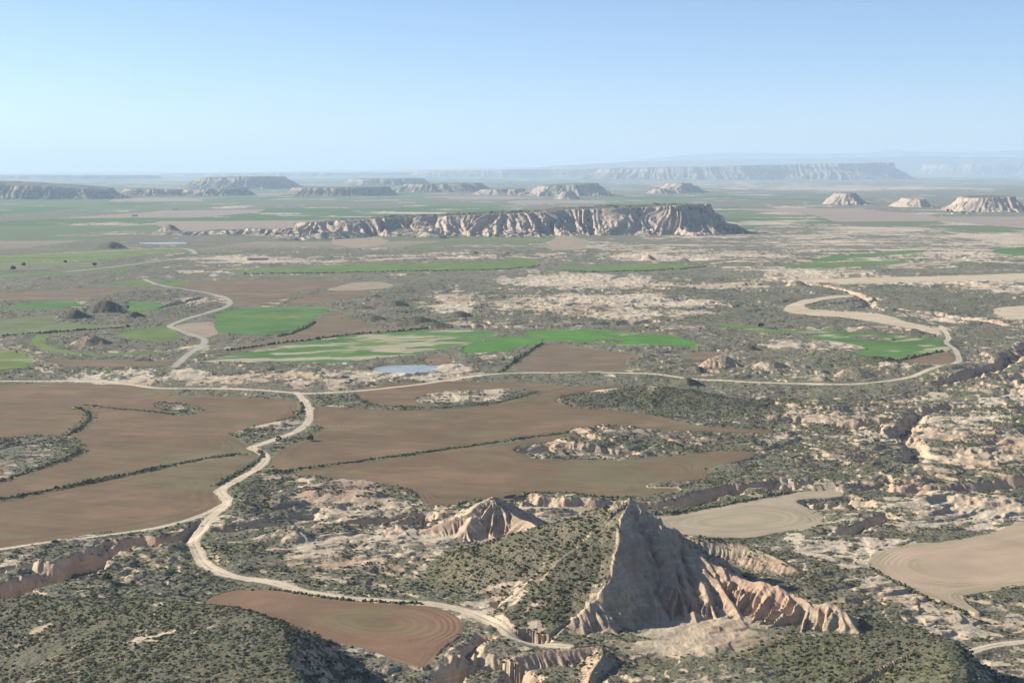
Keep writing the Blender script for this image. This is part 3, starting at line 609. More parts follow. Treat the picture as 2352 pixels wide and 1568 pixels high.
# roads: embankment over gullies, smoothed height
RM = np.zeros((NR, NC), np.float32)
for i, r in enumerate(REG):
    if r[1] == ROAD: RM[RID == i] = 1
RS = blur(RM, 3, 5); Zs = blur(Z, 6, 14)
Z = lerp(Z, Zs, np.clip(RS * 1.5, 0, 1) * (HR == 0))
for i, r in enumerate(REG):
    if r[1] == WATER:
        m = RID == i; Z[m] = -.9
        wmk = blur(m.astype(np.float32), 3, 6); Z = lerp(Z, -.5, np.clip(wmk * 1.6, 0, 1) * (~m))
RID[(HR > 0) & (RM == 0)] = 0
print('hills', time.time() - T0)
# ------------------------------------------------------------------ ground cover
dZr = np.gradient(Z, axis=0) / np.maximum(np.gradient(RR)[:, None], 1e-3)
dZt = np.gradient(Z, axis=1) / (np.maximum(Rg, 1) * np.gradient(TH)[None, :])
SLP = np.sqrt(dZr ** 2 + dZt ** 2)
stx = 1 + 1.2 * sst(900, 3000, Rg)
bn = fbm((X + 10 * gn(X / 30, Y / 30)) / (60 * stx ** 1.7), (Y + 10 * gn(X / 30 + 9, Y / 30)) / (34 * stx), 5, .58, 5); bn2 = fbm(X / 9, Y / 9, 3, .6, 11); bf = fbm(X / 420, Y / 420, 4, .55, 3)
farw = sst(2500, 5500, Rg)
nn = lerp(.75 * bn + .16 * bn2 + .12 * bf, .25 * bn + .9 * bf, farw)
fn = fbm(X / (13 * stx ** 1.6), Y / (9 * stx ** 1.9), 4, .72, 15) * sst(9000, 4500, Rg)
baremap = sst(.25, .36, nn + .55 * fn - .11 * sst(.3, .8, bare) + .26 * bn2 * sst(1700, 800, Rg) + bare * .82 - .12 - .3 * DARK - .35 * clean)
steepb = sst(.48, .72, SLP + .12 * bn2 - .35 * DARK)
BARE = np.maximum(np.maximum(np.maximum(baremap, steepb), .97 * FACE), BOWL * sst(.1, .4, nn + .5) * ((DARK < .6) | (FACE > .3)))
VEG = np.clip(1 - BARE, 0, 1) * np.clip(.92 + .25 * bn2 + .15 * bf + .2 * DARK, .5, 1)
ROCK = np.maximum(ROCK * sst(.2, .5, SLP + .3 * BARE) * (1 - .6 * DARK * (1 - FACE)), steepb * .8 * sst(4000, 2500, Rg))
soil = np.empty((NR, NC, 3), np.float32)
t1 = sst(-.4, .5, fbm(X / 160, Y / 160, 3, .5, 21)); t2 = sst(.1, .6, fbm(X / 75, Y / 75, 3, .5, 33))
A = np.array([.41, .33, .225]); B = np.array([.49, .42, .305]); C3 = np.array([.42, .295, .195])
soil[:] = A + (B - A) * t1[..., None]; soil = lerp(soil, C3, (t2 * .45)[..., None])
soil = lerp(soil, np.array([.52, .45, .34]), (sst(.45, .9, bare) * .3)[..., None])
FL = lerp(np.array([.155, .15, .098]), np.array([.19, .17, .125]), sst(-.3, .5, fbm(X / 120, Y / 120, 3, .5, 61))[..., None])
FL = lerp(FL, np.array([.12, .16, .06]), (sst(.25, .6, fbm(X / 90, Y / 60, 3, .55, 71)) * .55)[..., None])
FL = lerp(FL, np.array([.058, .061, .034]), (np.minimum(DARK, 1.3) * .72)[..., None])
FL = lerp(FL, np.array([.10, .155, .045]), (sst(.03, .3, FM) * (RID == 0) * .6 * sst(-.2, .3, fbm(X / 30, Y / 30, 3, .6, 81)))[..., None])
soil = lerp(soil, FL, (sst(.15, .75, VEG) * .9)[..., None])
# cultivated patchwork of the far plain
fx = (X + 300 * gn(X / 1500, Y / 1500)) / 620; fy = (Y + 300 * gn(X / 1500 + 5, Y / 1500)) / 900
cx_, cy_ = np.floor(fx), np.floor(fy + .5 * (np.floor(fx) % 2)); hsh = np.abs(np.sin(cx_ * 12.9898 + cy_ * 78.233) * 43758.5453) % 1
left = sst(1500, -2500, X + .12 * (9000 - Y))
pg = sst(3300, 4300, Y) * np.where(hsh < .25 + .55 * left, 1, 0) * (RID == 0) * (HR == 0) * (badl < .5)
pg *= sst(.25, -.05, bf - .25 * left)
pb = sst(3300, 4300, Y) * np.where((hsh > .86), 1, 0) * (RID == 0) * (HR == 0) * (badl < .5)
gc = np.where((hsh * 7 % 1 < .5)[..., None], np.array([.075, .14, .045]), np.array([.12, .16, .07]))
soil = lerp(soil, gc, pg[..., None]); soil = lerp(soil, np.array([.30, .235, .18]), pb[..., None])
VEG = VEG * (1 - .95 * np.maximum(pg, pb)); ROCK *= (1 - pg)
# field colours
for i, (nm, typ, lab, cat) in enumerate(REG):
    if i == 0: continue
    m = RID == i
    if not m.any(): print('EMPTY REGION', lab); continue
    x, y, fd = X[m], Y[m], FD[m]; c = np.tile(np.array(RC[i], np.float32), (m.sum(), 1))
    if typ == BROWN:
        a = fbm(x / 90, y / 60, 5, .68, i) * 1.3; b = lerp(fbm(fd / 6, x / 140 + i, 4, .7), fbm((y * .95 + x * .3) / 9, x / 160 + i, 4, .7), sst(5, 20, fd)) * 1.3; gz = fbm(x / 130 + 7, y / 60, 4, .55, i * 3)
        c *= (1 + .16 * a + .12 * b)[:, None]; c = lerp(c, np.array([.235, .15, .09]), (sst(.15, .6, a) * .5)[:, None])
        c = lerp(c, np.array([.15, .155, .075]), (sst(.05, .65, gz + .25 * b) * .55)[:, None])
    elif typ == PALE:
        a = fbm(x / 70, y / 50, 3, .5, i); b = lerp(fbm(fd / 7, x / 120 + i, 3, .6), fbm((y * .95 - x * .3) / 9, x / 120 + i, 4, .65), sst(12, 38, fd))
        c *= (1 + .10 * a + .08 * b)[:, None]; c = lerp(c, np.array([.24, .23, .13]), (sst(.0, .6, b + .4 * a) * .45)[:, None])
    elif typ == GREEN:
        a = fbm(x / 110, y / 80, 3, .5, i); b = fbm(x / 30, y / 30, 3)
        c *= (1 + .22 * a + .15 * b)[:, None]
        th = -.02 if 'patchy' in lab else (.16 if 'branching' in lab else (.5 if 'vivid' in lab else .62))
        p = fbm(x / 90 + i, (y - .25 * x) / 34, 4, .6, 2)
        c = lerp(c, np.array([.40, .35, .24]), (sst(th, th + .18, p) * .85)[:, None])
        c = lerp(c, np.array([.19, .20, .05]), (sst(.2, .7, fbm(x / 200, y / 200, 2, .5, 9)) * .35)[:, None])
        if 'striped' in lab or 'terraced' in lab: c = lerp(c, np.array([.26, .25, .10]), (sst(.1, .5, np.sin(y / 11.0 + 2 * a)) * .5)[:, None])
    elif typ == ROAD:
        c *= (1 + .1 * fbm(x / 40, y / 40, 3))[:, None]
    soil[m] = c
print('cover', time.time() - T0)
def zat(x, y):
    x = np.asarray(x, float); y = np.asarray(y, float)
    i = np.clip(np.searchsorted(RR, np.hypot(x, y)), 1, NR - 1); j = np.clip(np.searchsorted(TH, np.arctan2(x, y)), 1, NC - 1)
    i = np.where(np.abs(RR[i - 1] - np.hypot(x, y)) < np.abs(RR[i] - np.hypot(x, y)), i - 1, i)
    return Z[i, j]
# ------------------------------------------------------------------ cut the sheet into its regions and link them
GID = RID.astype(np.int32).copy(); nr = len(REG)
GID = np.where((HR > 0) & (RM == 0), nr + HR, GID)
fid = GID[:-1, :]; idx = np.arange(NR * NC, dtype=np.int32).reshape(NR, NC); nxt = np.roll(idx, -1, 1)
quads = np.stack([idx[:-1], nxt[:-1], nxt[1:], idx[1:]], -1).reshape(-1, 4)[:, ::-1]; fid = fid.reshape(-1)
Vall = np.stack([X, Y, Z], -1).reshape(-1, 3); Sall = soil.reshape(-1, 3); Va = VEG.ravel(); Ra = ROCK.ravel(); Fa = FD.ravel()
order = np.argsort(fid, kind='stable'); fs = fid[order]; cuts = np.flatnonzero(np.diff(fs)) + 1
for grp in np.split(order, cuts):
    i = int(fid[grp[0]]); Q = quads[grp]
    used = np.zeros(NR * NC, bool); used[Q.ravel()] = True; vi = np.flatnonzero(used); rem = np.empty(NR * NC, np.int32); rem[vi] = np.arange(len(vi))
    if i >= nr:
        nm, lab = HILLS[i - nr]; mat = M_GROUND; cat = 'butte' if nm == 'butte' else 'hill'
    else:
        nm, typ, lab, cat = REG[i]; mat = {'ground': M_GROUND, BROWN: M_BROWN, PALE: M_PALE, GREEN: M_GREEN, ROAD: M_ROAD, WATER: M_WATER}[typ]
    V = Vall[vi]
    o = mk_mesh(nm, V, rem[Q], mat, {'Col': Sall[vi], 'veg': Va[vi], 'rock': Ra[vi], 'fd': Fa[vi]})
    tag(o, lab, cat, 'structure')
print('sheet', time.time() - T0)

# ------------------------------------------------------------------ mesas and far relief, each on its own fine grid
def mesa(name, label, outline, ztop, cell, w_slope, flute=8.0, lam=40.0, promo=(30, 220), capf=.16, veg_base=.5, rockc=1.0, talus=.35, z0=-4.0, colr=(.44, .36, .28), topveg=.95, vegslope=.25, seed=0.0, lin=False):
    """outline: world polygon of the plateau edge; ztop: height or function of (x, y); w_slope: horizontal run of the flank"""
    P = chaikin(np.array(outline, float), 2)
    x0, y0 = P.min(0) - w_slope * 1.9; x1, y1 = P.max(0) + w_slope * 1.9
    xs = np.arange(x0, x1, cell); ys = np.arange(y0, y1, cell); x, y = np.meshgrid(xs, ys)
    pa, pl = promo
    ox = pa * (gn(x / pl + seed, y / pl) + .5 * gn(x / pl * 2.3 + seed, y / pl * 2.3 + 4)); oy = pa * (gn(x / pl + 30 + seed, y / pl) + .5 * gn(x / pl * 2.3 + 60, y / pl * 2.3 + seed))
    d, S, _, dx, dy = segd(x + ox, y + oy, P, True); ins = inpoly(x + ox, y + oy, P)
    zt = ztop(x, y) if callable(ztop) else np.full(x.shape, float(ztop))
    u = S + lam * .8 * np.arctan2(dy, dx) + lam * .5 * gn(x / lam / 2.2, y / lam / 2.2) + lam * 1.5 * gn(S / lam / 4, 0 * S + seed)
    flute = flute * (.55 + 1.1 * sst(-.3, .4, gn(S / lam / 3 + seed, 0 * S + 5)))
    f1 = 1 - np.abs(gn(u / lam, d / (w_slope * 2.5) + seed)) * 2.4; f2 = 1 - np.abs(gn(u / lam * 2.6, d / w_slope + seed + 9)) * 2.4; f2 = f2 + .6 * (1 - np.abs(gn(u / lam * 6, d / w_slope + seed)) * 2.4)
    t = np.clip((d + flute * .6 * (-f1 - .45 * f2)) / w_slope, 0, 1.6)
    prof = np.interp(t, [0, .05, .30, .60, .85, 1.2, 1.6], [1, 1 - capf, .62 - .3 * capf, .30, .13, .04, 0])
    if lin: prof = np.interp(t, [0, .06, .3, .6, .9, 1.1, 1.6], [1, .84, .62, .34, .1, .04, 0])
    h = z0 + (zt - z0) * prof + sst(.1, .4, t) * sst(1.2, .8, t) * flute * .35 * (f1 + .5 * f2 - .8)
    h = np.where(ins, zt + .02 * zt * fbm(x / 120, y / 120, 3) - .0, np.minimum(h, zt))
    h = h + np.where(ins, 0, cell * .12 * fbm(x / (cell * 4), y / (cell * 4), 2))
    h = h + sst(.08, .3, t) * sst(1.3, .9, t) * flute * .48 * (ridged(x / lam * 1.3 + seed, y / lam * 1.3, 4) - .5)
    out = (t >= 1.55) & ~ins; h = np.where(out, z0 - 2, h)
    gy, gx = np.gradient(h, cell); sl = np.hypot(gx, gy)
    nz = fbm(x / (lam * 2), y / (lam * 2), 4, .6, seed)
    veg = np.where(ins, topveg, np.clip(sst(.55, .28, sl + .15 * nz) * .9 + vegslope * 1.3 * sst(-.5, .3, nz), 0, 1))
    if vegslope >= .4: veg = np.where(~ins & (t < .13), .15, np.where(ins, topveg, np.maximum(veg, .72 + .5 * nz)))
    rock = np.where(ins, 0, sst(.3, .6, sl)) * rockc
    c = np.tile(np.array(colr), x.shape + (1,)); c = c * (1 + .12 * nz)[..., None]
    c = lerp(c, np.array([.21, .205, .13]), (ins * .85)[..., None])
    NRm, NCm = x.shape; id_ = np.arange(NRm * NCm, dtype=np.int32).reshape(NRm, NCm)
    Q = np.stack([id_[:-1, :-1], id_[:-1, 1:], id_[1:, 1:], id_[1:, :-1]], -1).reshape(-1, 4)
    keep = (~out[:-1, :-1]).ravel() | (~out[1:, 1:]).ravel(); Q = Q[keep]
    vi, inv = np.unique(Q, return_inverse=True)
    o = mk_mesh(name, np.stack([x, y, h], -1).reshape(-1, 3)[vi], inv.reshape(-1, 4), M_MESA, {'Col': c.reshape(-1, 3)[vi], 'veg': veg.ravel()[vi], 'rock': rock.ravel()[vi]})
    return tag(o, label, 'mesa' if name == 'mesa' else name, 'structure')
def mesa_mat():
    g = NT('mesa_clay'); soil = g.attr('Col', True); veg = g.attr('veg')
    sep = g.n('ShaderNodeSeparateXYZ'); g.put(sep.inputs[0], g.pos)
    zz = g.math('ADD', sep.outputs[2], g.math('MULTIPLY', g.noise(0.006, 2), 14.0)); cmb = g.n('ShaderNodeCombineXYZ'); g.put(cmb.inputs[2], zz)
    st = g.noise(0.12, 3, .7, vec=cmb.outputs[0])
    c = g.mix(g.math('MULTIPLY', g.rng(st, .45, .6), .45), soil, (.36, .25, .19, 1))
    f = g.math('ADD', g.rng(g.noise(.09, 4, .6), .25, .75, .82, 1.18, False), g.rng(g.noise(.015, 3), .3, .7, -.1, .1, False))
    c = g.scale(c, f)
    vm = g.rng(g.noise(.06, 4, .65), g.rng(veg, 0, 1, .72, .32, False), g.rng(veg, 0, 1, .80, .42, False))
    c = g.mix(g.math('MULTIPLY', vm, .92), c, (.105, .108, .07, 1)); g.color(c); g.bump(g.noise(.2, 4, .6), .7, 3.0); return g.m
M_MESA = mesa_mat()
def ol(front, back):      # (photo x, forward distance) pairs
    f = [at(a, 470, d)[:2] for a, d in front]; b = [at(a, 470, d)[:2] for a, d in back]; return f + b[::-1]
zl, zr_ = at(720, 510, 4290)[2], at(1580, 470, 4440)[2]; xl, xr = at(720, 510, 4290)[0], at(1580, 470, 4440)[0]
mesa('mesa', 'big flat topped mesa with fluted pinkish cliffs in the middle of the plain',
     ol([(725,4260),(850,4320),(960,4365),(1000,4330),(1100,4365),(1150,4310),(1200,4330),(1300,4430),(1400,4430),(1470,4430),(1530,4390),(1580,4430)],
        [(740,4360),(900,4500),(1100,4560),(1300,4640),(1450,4660),(1560,4620),(1598,4520)]),
     lambda x, y: lerp(zl, zr_, np.clip((x - xl) / (xr - xl), -.05, 1.02)) + 3 * gn(x / 260, y / 200), 2.6, 122, flute=21, lam=46, promo=(46, 210), capf=.13, seed=3, colr=(.43, .35, .275), vegslope=.38)
mesa('hill', 'right tapering tail of low slopes ending the big mesa', ol([(1585,4450),(1620,4440),(1660,4430),(1690,4430)], [(1585,4500),(1640,4490),(1690,4460)]), lambda x, y: np.interp(x - at(1590,470,4450)[0], [0, 110, 330], [72, 30, 4]), 3.2, 60, flute=9, lam=30, promo=(8, 90), seed=5, colr=(.30,.25,.2), vegslope=.7)
def cone_row(name, label, pts, w, cell=3.0, **k):
    """row of knolls: (photo x, photo y of crest, distance)"""
    P = np.array([at(a, b, d) for a, b, d in pts]); 
    x0, y0 = P[:, :2].min(0) - w * 2; x1, y1 = P[:, :2].max(0) + w * 2
    x, y = np.meshgrid(np.arange(x0, x1, cell), np.arange(y0, y1, cell))
    d, S, z, dx, dy = segd(x + 9 * gn(x / 40, y / 40), y + 9 * gn(x / 40 + 7, y / 40), P[:, :2], False, P[:, 2])
    lam = k.get('lam', 28); f = 1 - np.abs(gn((S + 30 * np.arctan2(dy, dx)) / lam, d / 90)) * 2.3
    cr = z * (.75 + .5 * gn(S / (w * 1.2) + 3, 0 * S))
    h = cr * (1 - sst(0, 1, d / (w * 1.25)) ** .8) + sst(0, w * .3, d) * sst(w, w * .7, d) * .14 * P[:, 2].max() * (f - .6) - 3 * sst(.8, 1.25, d / w)
    h = np.where(d > w * 1.5, -7, h)
    gy, gx = np.gradient(h, cell); sl = np.hypot(gx, gy); nz = fbm(x / 60, y / 60, 4, .6)
    veg = np.clip(sst(.5, .25, sl + .2 * nz) * .9 + k.get('veg', .2), 0, 1); c = np.tile(np.array(k.get('col', (.43, .37, .29))), x.shape + (1,)) * (1 + .12 * nz)[..., None]
    n0, n1 = x.shape; id_ = np.arange(n0 * n1, dtype=np.int32).reshape(n0, n1); Q = np.stack([id_[:-1, :-1], id_[:-1, 1:], id_[1:, 1:], id_[1:, :-1]], -1).reshape(-1, 4)
    keep = (d < w * 1.6)[:-1, :-1].ravel(); Q = Q[keep]; vi, inv = np.unique(Q, return_inverse=True)
    o = mk_mesh(name, np.stack([x, y, h], -1).reshape(-1, 3)[vi], inv.reshape(-1, 4), M_MESA, {'Col': c.reshape(-1, 3)[vi], 'veg': veg.ravel()[vi], 'rock': veg.ravel()[vi] * 0})
    return tag(o, label, 'hill', 'structure')
cone_row('hill', 'broken pale ridge trailing left from the big mesa', [(420,529,4330),(470,525,4330),(520,526,4330),(570,519,4330),(640,522,4310),(700,511,4280),(745,508,4290)], 70)
cone_row('hill', 'low fluted foothill under the left end of the mesa', [(672,545,4010),(695,538,4030),(735,532,4060),(780,526,4120),(810,526,4160)], 55)
cone_row('hill', 'dark rounded foothill in front of the mesa cliffs', [(930,518,4230),(980,528,4160),(1010,537,4110)], 60, veg=.55)
# smaller and farther mesas: top line left/right, base line, depth
def fmesa(name, label, xa, xb, yt_a, yt_b, yb, depth, slope, fl=.12, lam=None, **k):
    D = at(1176, yb)[1]; s = K / F * D; run = slope * s
    Dt = D + run * 1.2
    za, zb = at(xa, yt_a, Dt)[2], at(xb, yt_b, Dt)[2]; X0, X1 = at(xa, yt_a, Dt)[0], at(xb, yt_b, Dt)[0]
    o = [(X0, Dt + depth * .3), (lerp(X0, X1, .12), Dt), (lerp(X0, X1, .5), Dt - depth * .08), (lerp(X0, X1, .88), Dt), (X1, Dt + depth * .3), (lerp(X0, X1, .9), Dt + depth), (lerp(X0, X1, .1), Dt + depth)]
    k.setdefault('promo', (run * .35, run * 2.0)); k.setdefault('colr', (.30, .25, .195) if k.get('vegslope', .25) >= .4 else (.36, .30, .235))
    if name == 'butte' or label.startswith('far flat'): k['lin'] = True; run *= 1.15
    return mesa(name, label, o, lambda x, y: lerp(za, zb, np.clip((x - X0) / (X1 - X0), -.2, 1.2)), max(3.5, D / F * 1.0), run, flute=run * fl * 1.6, lam=lam or run * .35, **k)
fmesa('mesa', 'far flat mesa with ribbed slopes behind the big one', 1238, 1372, 428, 421, 451, 500, 34, seed=11)
fmesa('hill', 'pale fluted cone in front of the far flat mesa', 1298, 1312, 440, 440, 459, 60, 24, seed=12, capf=.05)
fmesa('butte', 'far pointed butte standing alone right of the flat mesa', 1546, 1584, 422, 421, 444, 200, 36, seed=13)
fmesa('butte', 'low pale shoulder left of the far pointed butte', 1505, 1530, 434, 433, 445, 150, 16, seed=14)
fmesa('butte', 'small round capped butte on the right plain', 1932, 1966, 444, 444, 471, 120, 30, seed=15, colr=(.38,.31,.24))
fmesa('butte', 'pale bare butte just left of the farm trees', 2088, 2124, 456, 457, 477, 160, 22, seed=16, colr=(.42,.345,.255), vegslope=0)
fmesa('butte', 'long cream fluted butte cut by the right edge', 2236, 2338, 455, 451, 488, 330, 34, seed=17, colr=(.42,.345,.255), vegslope=0, flute_=0) if False else fmesa('butte', 'long cream fluted butte cut by the right edge', 2236, 2338, 455, 451, 488, 330, 34, seed=17, colr=(.42,.345,.255), vegslope=0)
fmesa('mesa', 'dark tilted mesa cut by the left edge', -160, 215, 414, 436, 458, 900, 45, seed=18, vegslope=.6)
fmesa('hill', 'low rugged hills right of the tilted mesa', 285, 400, 434, 436, 450, 300, 26, seed=19, vegslope=.4)
fmesa('mesa', 'far blue table mesa above the left plain', 440, 618, 409, 407, 434, 1500, 40, seed=20, vegslope=.5)
fmesa('hill', 'low rugged ridge under the blue table mesa', 420, 540, 436, 433, 450, 500, 30, seed=21, vegslope=.4)
fmesa('mesa', 'low dark table land left of centre', 655, 885, 432, 430, 450, 700, 22, seed=22, vegslope=.8)
fmesa('hill', 'rugged hills between the dark table land and the flat mesa', 930, 1100, 424, 421, 442, 700, 36, seed=23, vegslope=.5)
fmesa('hill', 'fluted low bluff joining the far flat mesa', 1105, 1200, 436, 434, 448, 400, 22, seed=24, vegslope=.1)
fmesa('mesa', 'dark plateau behind the left rugged hills', 790, 965, 412, 411, 427, 1800, 18, seed=25, vegslope=.8)
fmesa('mesa', 'long pale cliffed escarpment on the right skyline', 1370, 2112, 389, 373, 414, 2500, 42, lam=130, seed=26, vegslope=.45, promo=(260, 1500), capf=.25)
fmesa('mesa', 'left lower part of the skyline escarpment', 940, 1400, 394, 388, 408, 2500, 22, lam=130, seed=27, vegslope=.55, promo=(260, 1500), capf=.3)
fmesa('mesa', 'far broken cliffs at the right end of the skyline', 2165, 2560, 378, 373, 404, 2500, 34, lam=130, seed=28, vegslope=.4, promo=(300, 1500), capf=.25)
fmesa('mesa', 'faint blue plateau on the left skyline', -200, 330, 403, 404, 412, 3000, 12, lam=300, seed=29, vegslope=.8)
fmesa('mesa', 'thin far plateau in the centre skyline', 330, 960, 399, 396, 406, 3000, 14, lam=300, seed=30, vegslope=.9)
# distant mountains
def mountains(label, pts, D, seed):
    P = np.array([at(a, b, D) for a, b in pts]); xs = np.arange(P[0, 0], P[-1, 0], 140.0); cr = np.interp(xs, P[:, 0], P[:, 2])
    cr = cr + 22 * fbm(xs / 900, xs * 0 + seed, 4, .6) 
    ys = np.concatenate([np.linspace(-3200, 0, 30), np.linspace(150, 3000, 16)]); x, t = np.meshgrid(xs, ys)
    h = np.where(t < 0, 1 + t / 3200, 1 - t / 3000) ** .8 * np.maximum(cr[None, :], 0) 
    h = h + h * .22 * (ridged((x + 200 * gn(x / 900, t / 900)) / 1500, t / 2600 + seed, 4) - .4) * sst(0, -500, t) - 8
    n0, n1 = x.shape; id_ = np.arange(n0 * n1, dtype=np.int32).reshape(n0, n1); Q = np.stack([id_[:-1, :-1], id_[:-1, 1:], id_[1:, 1:], id_[1:, :-1]], -1).reshape(-1, 4)
    V = np.stack([x, t + D, h], -1).reshape(-1, 3); c = np.tile(np.array([.14, .15, .12]), (len(V), 1))
    tag(mk_mesh('mountains', V, Q, M_MESA, {'Col': c, 'veg': np.full(len(V), .8), 'rock': np.zeros(len(V))}), label, 'mountains', 'structure')
mountains('nearer blue mountain range low on the right skyline', [(1050,396),(1200,386),(1350,376),(1500,370),(1640,366),(1900,364),(2100,358),(2352,362),(2700,365)], 46000, 3)
mountains('palest mountain range farthest off, with one small peak', [(1300,394),(1420,372),(1560,357),(1650,350),(1760,350),(1850,353),(1960,351),(2030,348),(2056,341),(2085,348),(2200,349),(2352,345),(2700,350)], 60000, 8)
mountains('barely visible blue rise on the left skyline', [(-300,400),(150,397),(500,395),(900,390),(1200,384),(1420,388)], 60000, 14)
print('mesas', time.time() - T0)

# ------------------------------------------------------------------ scrub: one uncountable mass of shrubs
rs = np.random.RandomState(11)
dA = np.zeros((NR, NC)); dA[:-1] = (RR[1:] - RR[:-1])[:, None] * Rg[:-1] * np.gradient(TH)[None, :]
inview = (np.abs(Tg) < R(23.5)) & (Rg > 440)
vv = np.clip(VEG, 0, 1)
clump = sst(-.6, .1, fbm(X[:n] / 75, Y[:n] / 60, 3, .6, 52) + .4 * DARK[:n]) * sst(-.30, .30, .8 * fbm(X[:n] / 5.5, Y[:n] / 5.5, 3, .75, 40) + .6 * fbm(X[:n] / 28, Y[:n] / 22, 3, .6, 44) + .35 * DARK[:n])
def scatter(mask, dens):
    p = np.zeros((NR, NC)); p[:n] = dens * dA[:n] * (sst(.25, .9, vv[:n]) * (.10 + 1.15 * clump)) ; p *= mask
    k = rs.rand(NR, NC) < p; i, j = np.nonzero(k); return i, j
okm = inview & (RID == 0) & (RS < .03)
A1 = scatter(okm & (Rg < 1250), .85); A2 = scatter(okm & (Rg >= 1250) & (Rg < 2400), .045)
def pts_from(I, lo, hi, pw):
    i, j = I; m = len(i); jit = (rs.rand(m, 2) - .5)
    t = TH[j] + jit[:, 0] * (TH[1500 - 100] - TH[1499 - 100]); r = RR[i] + jit[:, 1] * .7
    s = lo + (hi - lo) * rs.rand(m) ** pw
    return np.stack([r * np.sin(t), r * np.cos(t), Z[i, j]], -1), s
P1, S1 = pts_from(A1, .16, .85, 3.0); P2, S2 = pts_from(A2, .35, 1.15, 2.8)
PP = np.vstack([P1, P2]); SS_ = np.concatenate([S1, S2]).astype(np.float32); print('SHRUBS', len(P1), len(P2))
me = bpy.data.meshes.new('scrub'); me.vertices.add(len(PP)); me.vertices.foreach_set('co', PP.astype(np.float32).ravel())
a = me.attributes.new('sz', 'FLOAT', 'POINT'); a.data.foreach_set('value', SS_)
a = me.attributes.new('rz', 'FLOAT', 'POINT'); a.data.foreach_set('value', (rs.rand(len(PP)) * 6.28).astype(np.float32))
me.materials.append(M_SHRUB); so_ = bpy.data.objects.new('scrub', me); COL.objects.link(so_)
tag(so_, 'low grey green bushes scattered over all the uncultivated ground', 'scrub', 'stuff')
ng = bpy.data.node_groups.new('scrub_scatter', 'GeometryNodeTree')
ng.interface.new_socket('Geometry', in_out='INPUT', socket_type='NodeSocketGeometry'); ng.interface.new_socket('Geometry', in_out='OUTPUT', socket_type='NodeSocketGeometry')
N = ng.nodes.new; L = ng.links.new
gi = N('NodeGroupInput'); go = N('NodeGroupOutput'); ico = N('GeometryNodeMeshIcoSphere'); ico.inputs['Radius'].default_value = 1; ico.inputs['Subdivisions'].default_value = 3
sp = N('GeometryNodeSetPosition'); nz = N('ShaderNodeTexNoise'); nz.inputs['Scale'].default_value = 2.6; nz.inputs['Detail'].default_value = 4; nz.inputs['Roughness'].default_value = .7
mr = N('ShaderNodeMapRange'); mr.inputs[1].default_value = .3; mr.inputs[2].default_value = .7; mr.inputs[3].default_value = .45; mr.inputs[4].default_value = 1.4
ps = N('GeometryNodeInputPosition'); vs = N('ShaderNodeVectorMath'); vs.operation = 'SCALE'; vm_ = N('ShaderNodeVectorMath'); vm_.operation = 'MULTIPLY'; vm_.inputs[1].default_value = (1.1, 1.0, .6)
L(nz.outputs[0], mr.inputs[0]); L(ps.outputs[0], vs.inputs[0]); L(mr.outputs[0], vs.inputs[3]); L(vs.outputs[0], vm_.inputs[0]); L(vm_.outputs[0], sp.inputs['Position']); L(ico.outputs[0], sp.inputs['Geometry'])
smt = N('GeometryNodeSetMaterial'); smt.inputs['Material'].default_value = M_SHRUB; L(sp.outputs[0], smt.inputs[0])
iop = N('GeometryNodeInstanceOnPoints'); na = N('GeometryNodeInputNamedAttribute'); na.data_type = 'FLOAT'; na.inputs[0].default_value = 'sz'
nb = N('GeometryNodeInputNamedAttribute'); nb.data_type = 'FLOAT'; nb.inputs[0].default_value = 'rz'; cx = N('ShaderNodeCombineXYZ'); L(nb.outputs[0], cx.inputs[2])
L(gi.outputs[0], iop.inputs['Points']); L(smt.outputs[0], iop.inputs['Instance']); L(na.outputs[0], iop.inputs['Scale']); L(cx.outputs[0], iop.inputs['Rotation']); L(iop.outputs[0], go.inputs[0])
md = so_.modifiers.new('scatter', 'NODES'); md.node_group = ng
print('scrub', time.time() - T0)

# ------------------------------------------------------------------ hedges, trees, buildings
def ico_unit():
    import bmesh
    bm = bmesh.new(); bmesh.ops.create_icosphere(bm, subdivisions=2, radius=1.0); v = np.array([p.co[:] for p in bm.verts]); f = np.array([[q.index for q in t.verts] for t in bm.faces]); bm.free(); return v, f
IV, IF = ico_unit()
def blobs(C, S, rr, zs=.8):
    V = []; Fq = []
    for k in range(len(C)):
        q = IV * (1 + .28 * rr.randn(len(IV), 1)).clip(.6, 1.5) * S[k]; q[:, 2] *= zs; V.append(q + C[k]); Fq.append(IF + k * len(IV))
    return np.vstack(V), np.vstack(Fq)
def leaf_mat(name, c):
    g = NT(name); f = g.rng(g.noise(1.6, 4, .7), .3, .7, .6, 1.5, False)
    c2 = g.mix(g.rng(g.noise(.25, 2), .4, .6), tuple(c) + (1,), (c[0] * 1.7, c[1] * 1.5, c[2] * 1.6, 1)); g.color(g.scale(c2, f)); g.bump(g.noise(3.0, 3), .8, .3); return g.m
M_HEDGE = leaf_mat('hedge_leaf', (.07, .085, .04)); M_TREE = leaf_mat('tree_leaf', (.03, .042, .02)); M_BARK = plain_mat('bark', (.12, .09, .065))
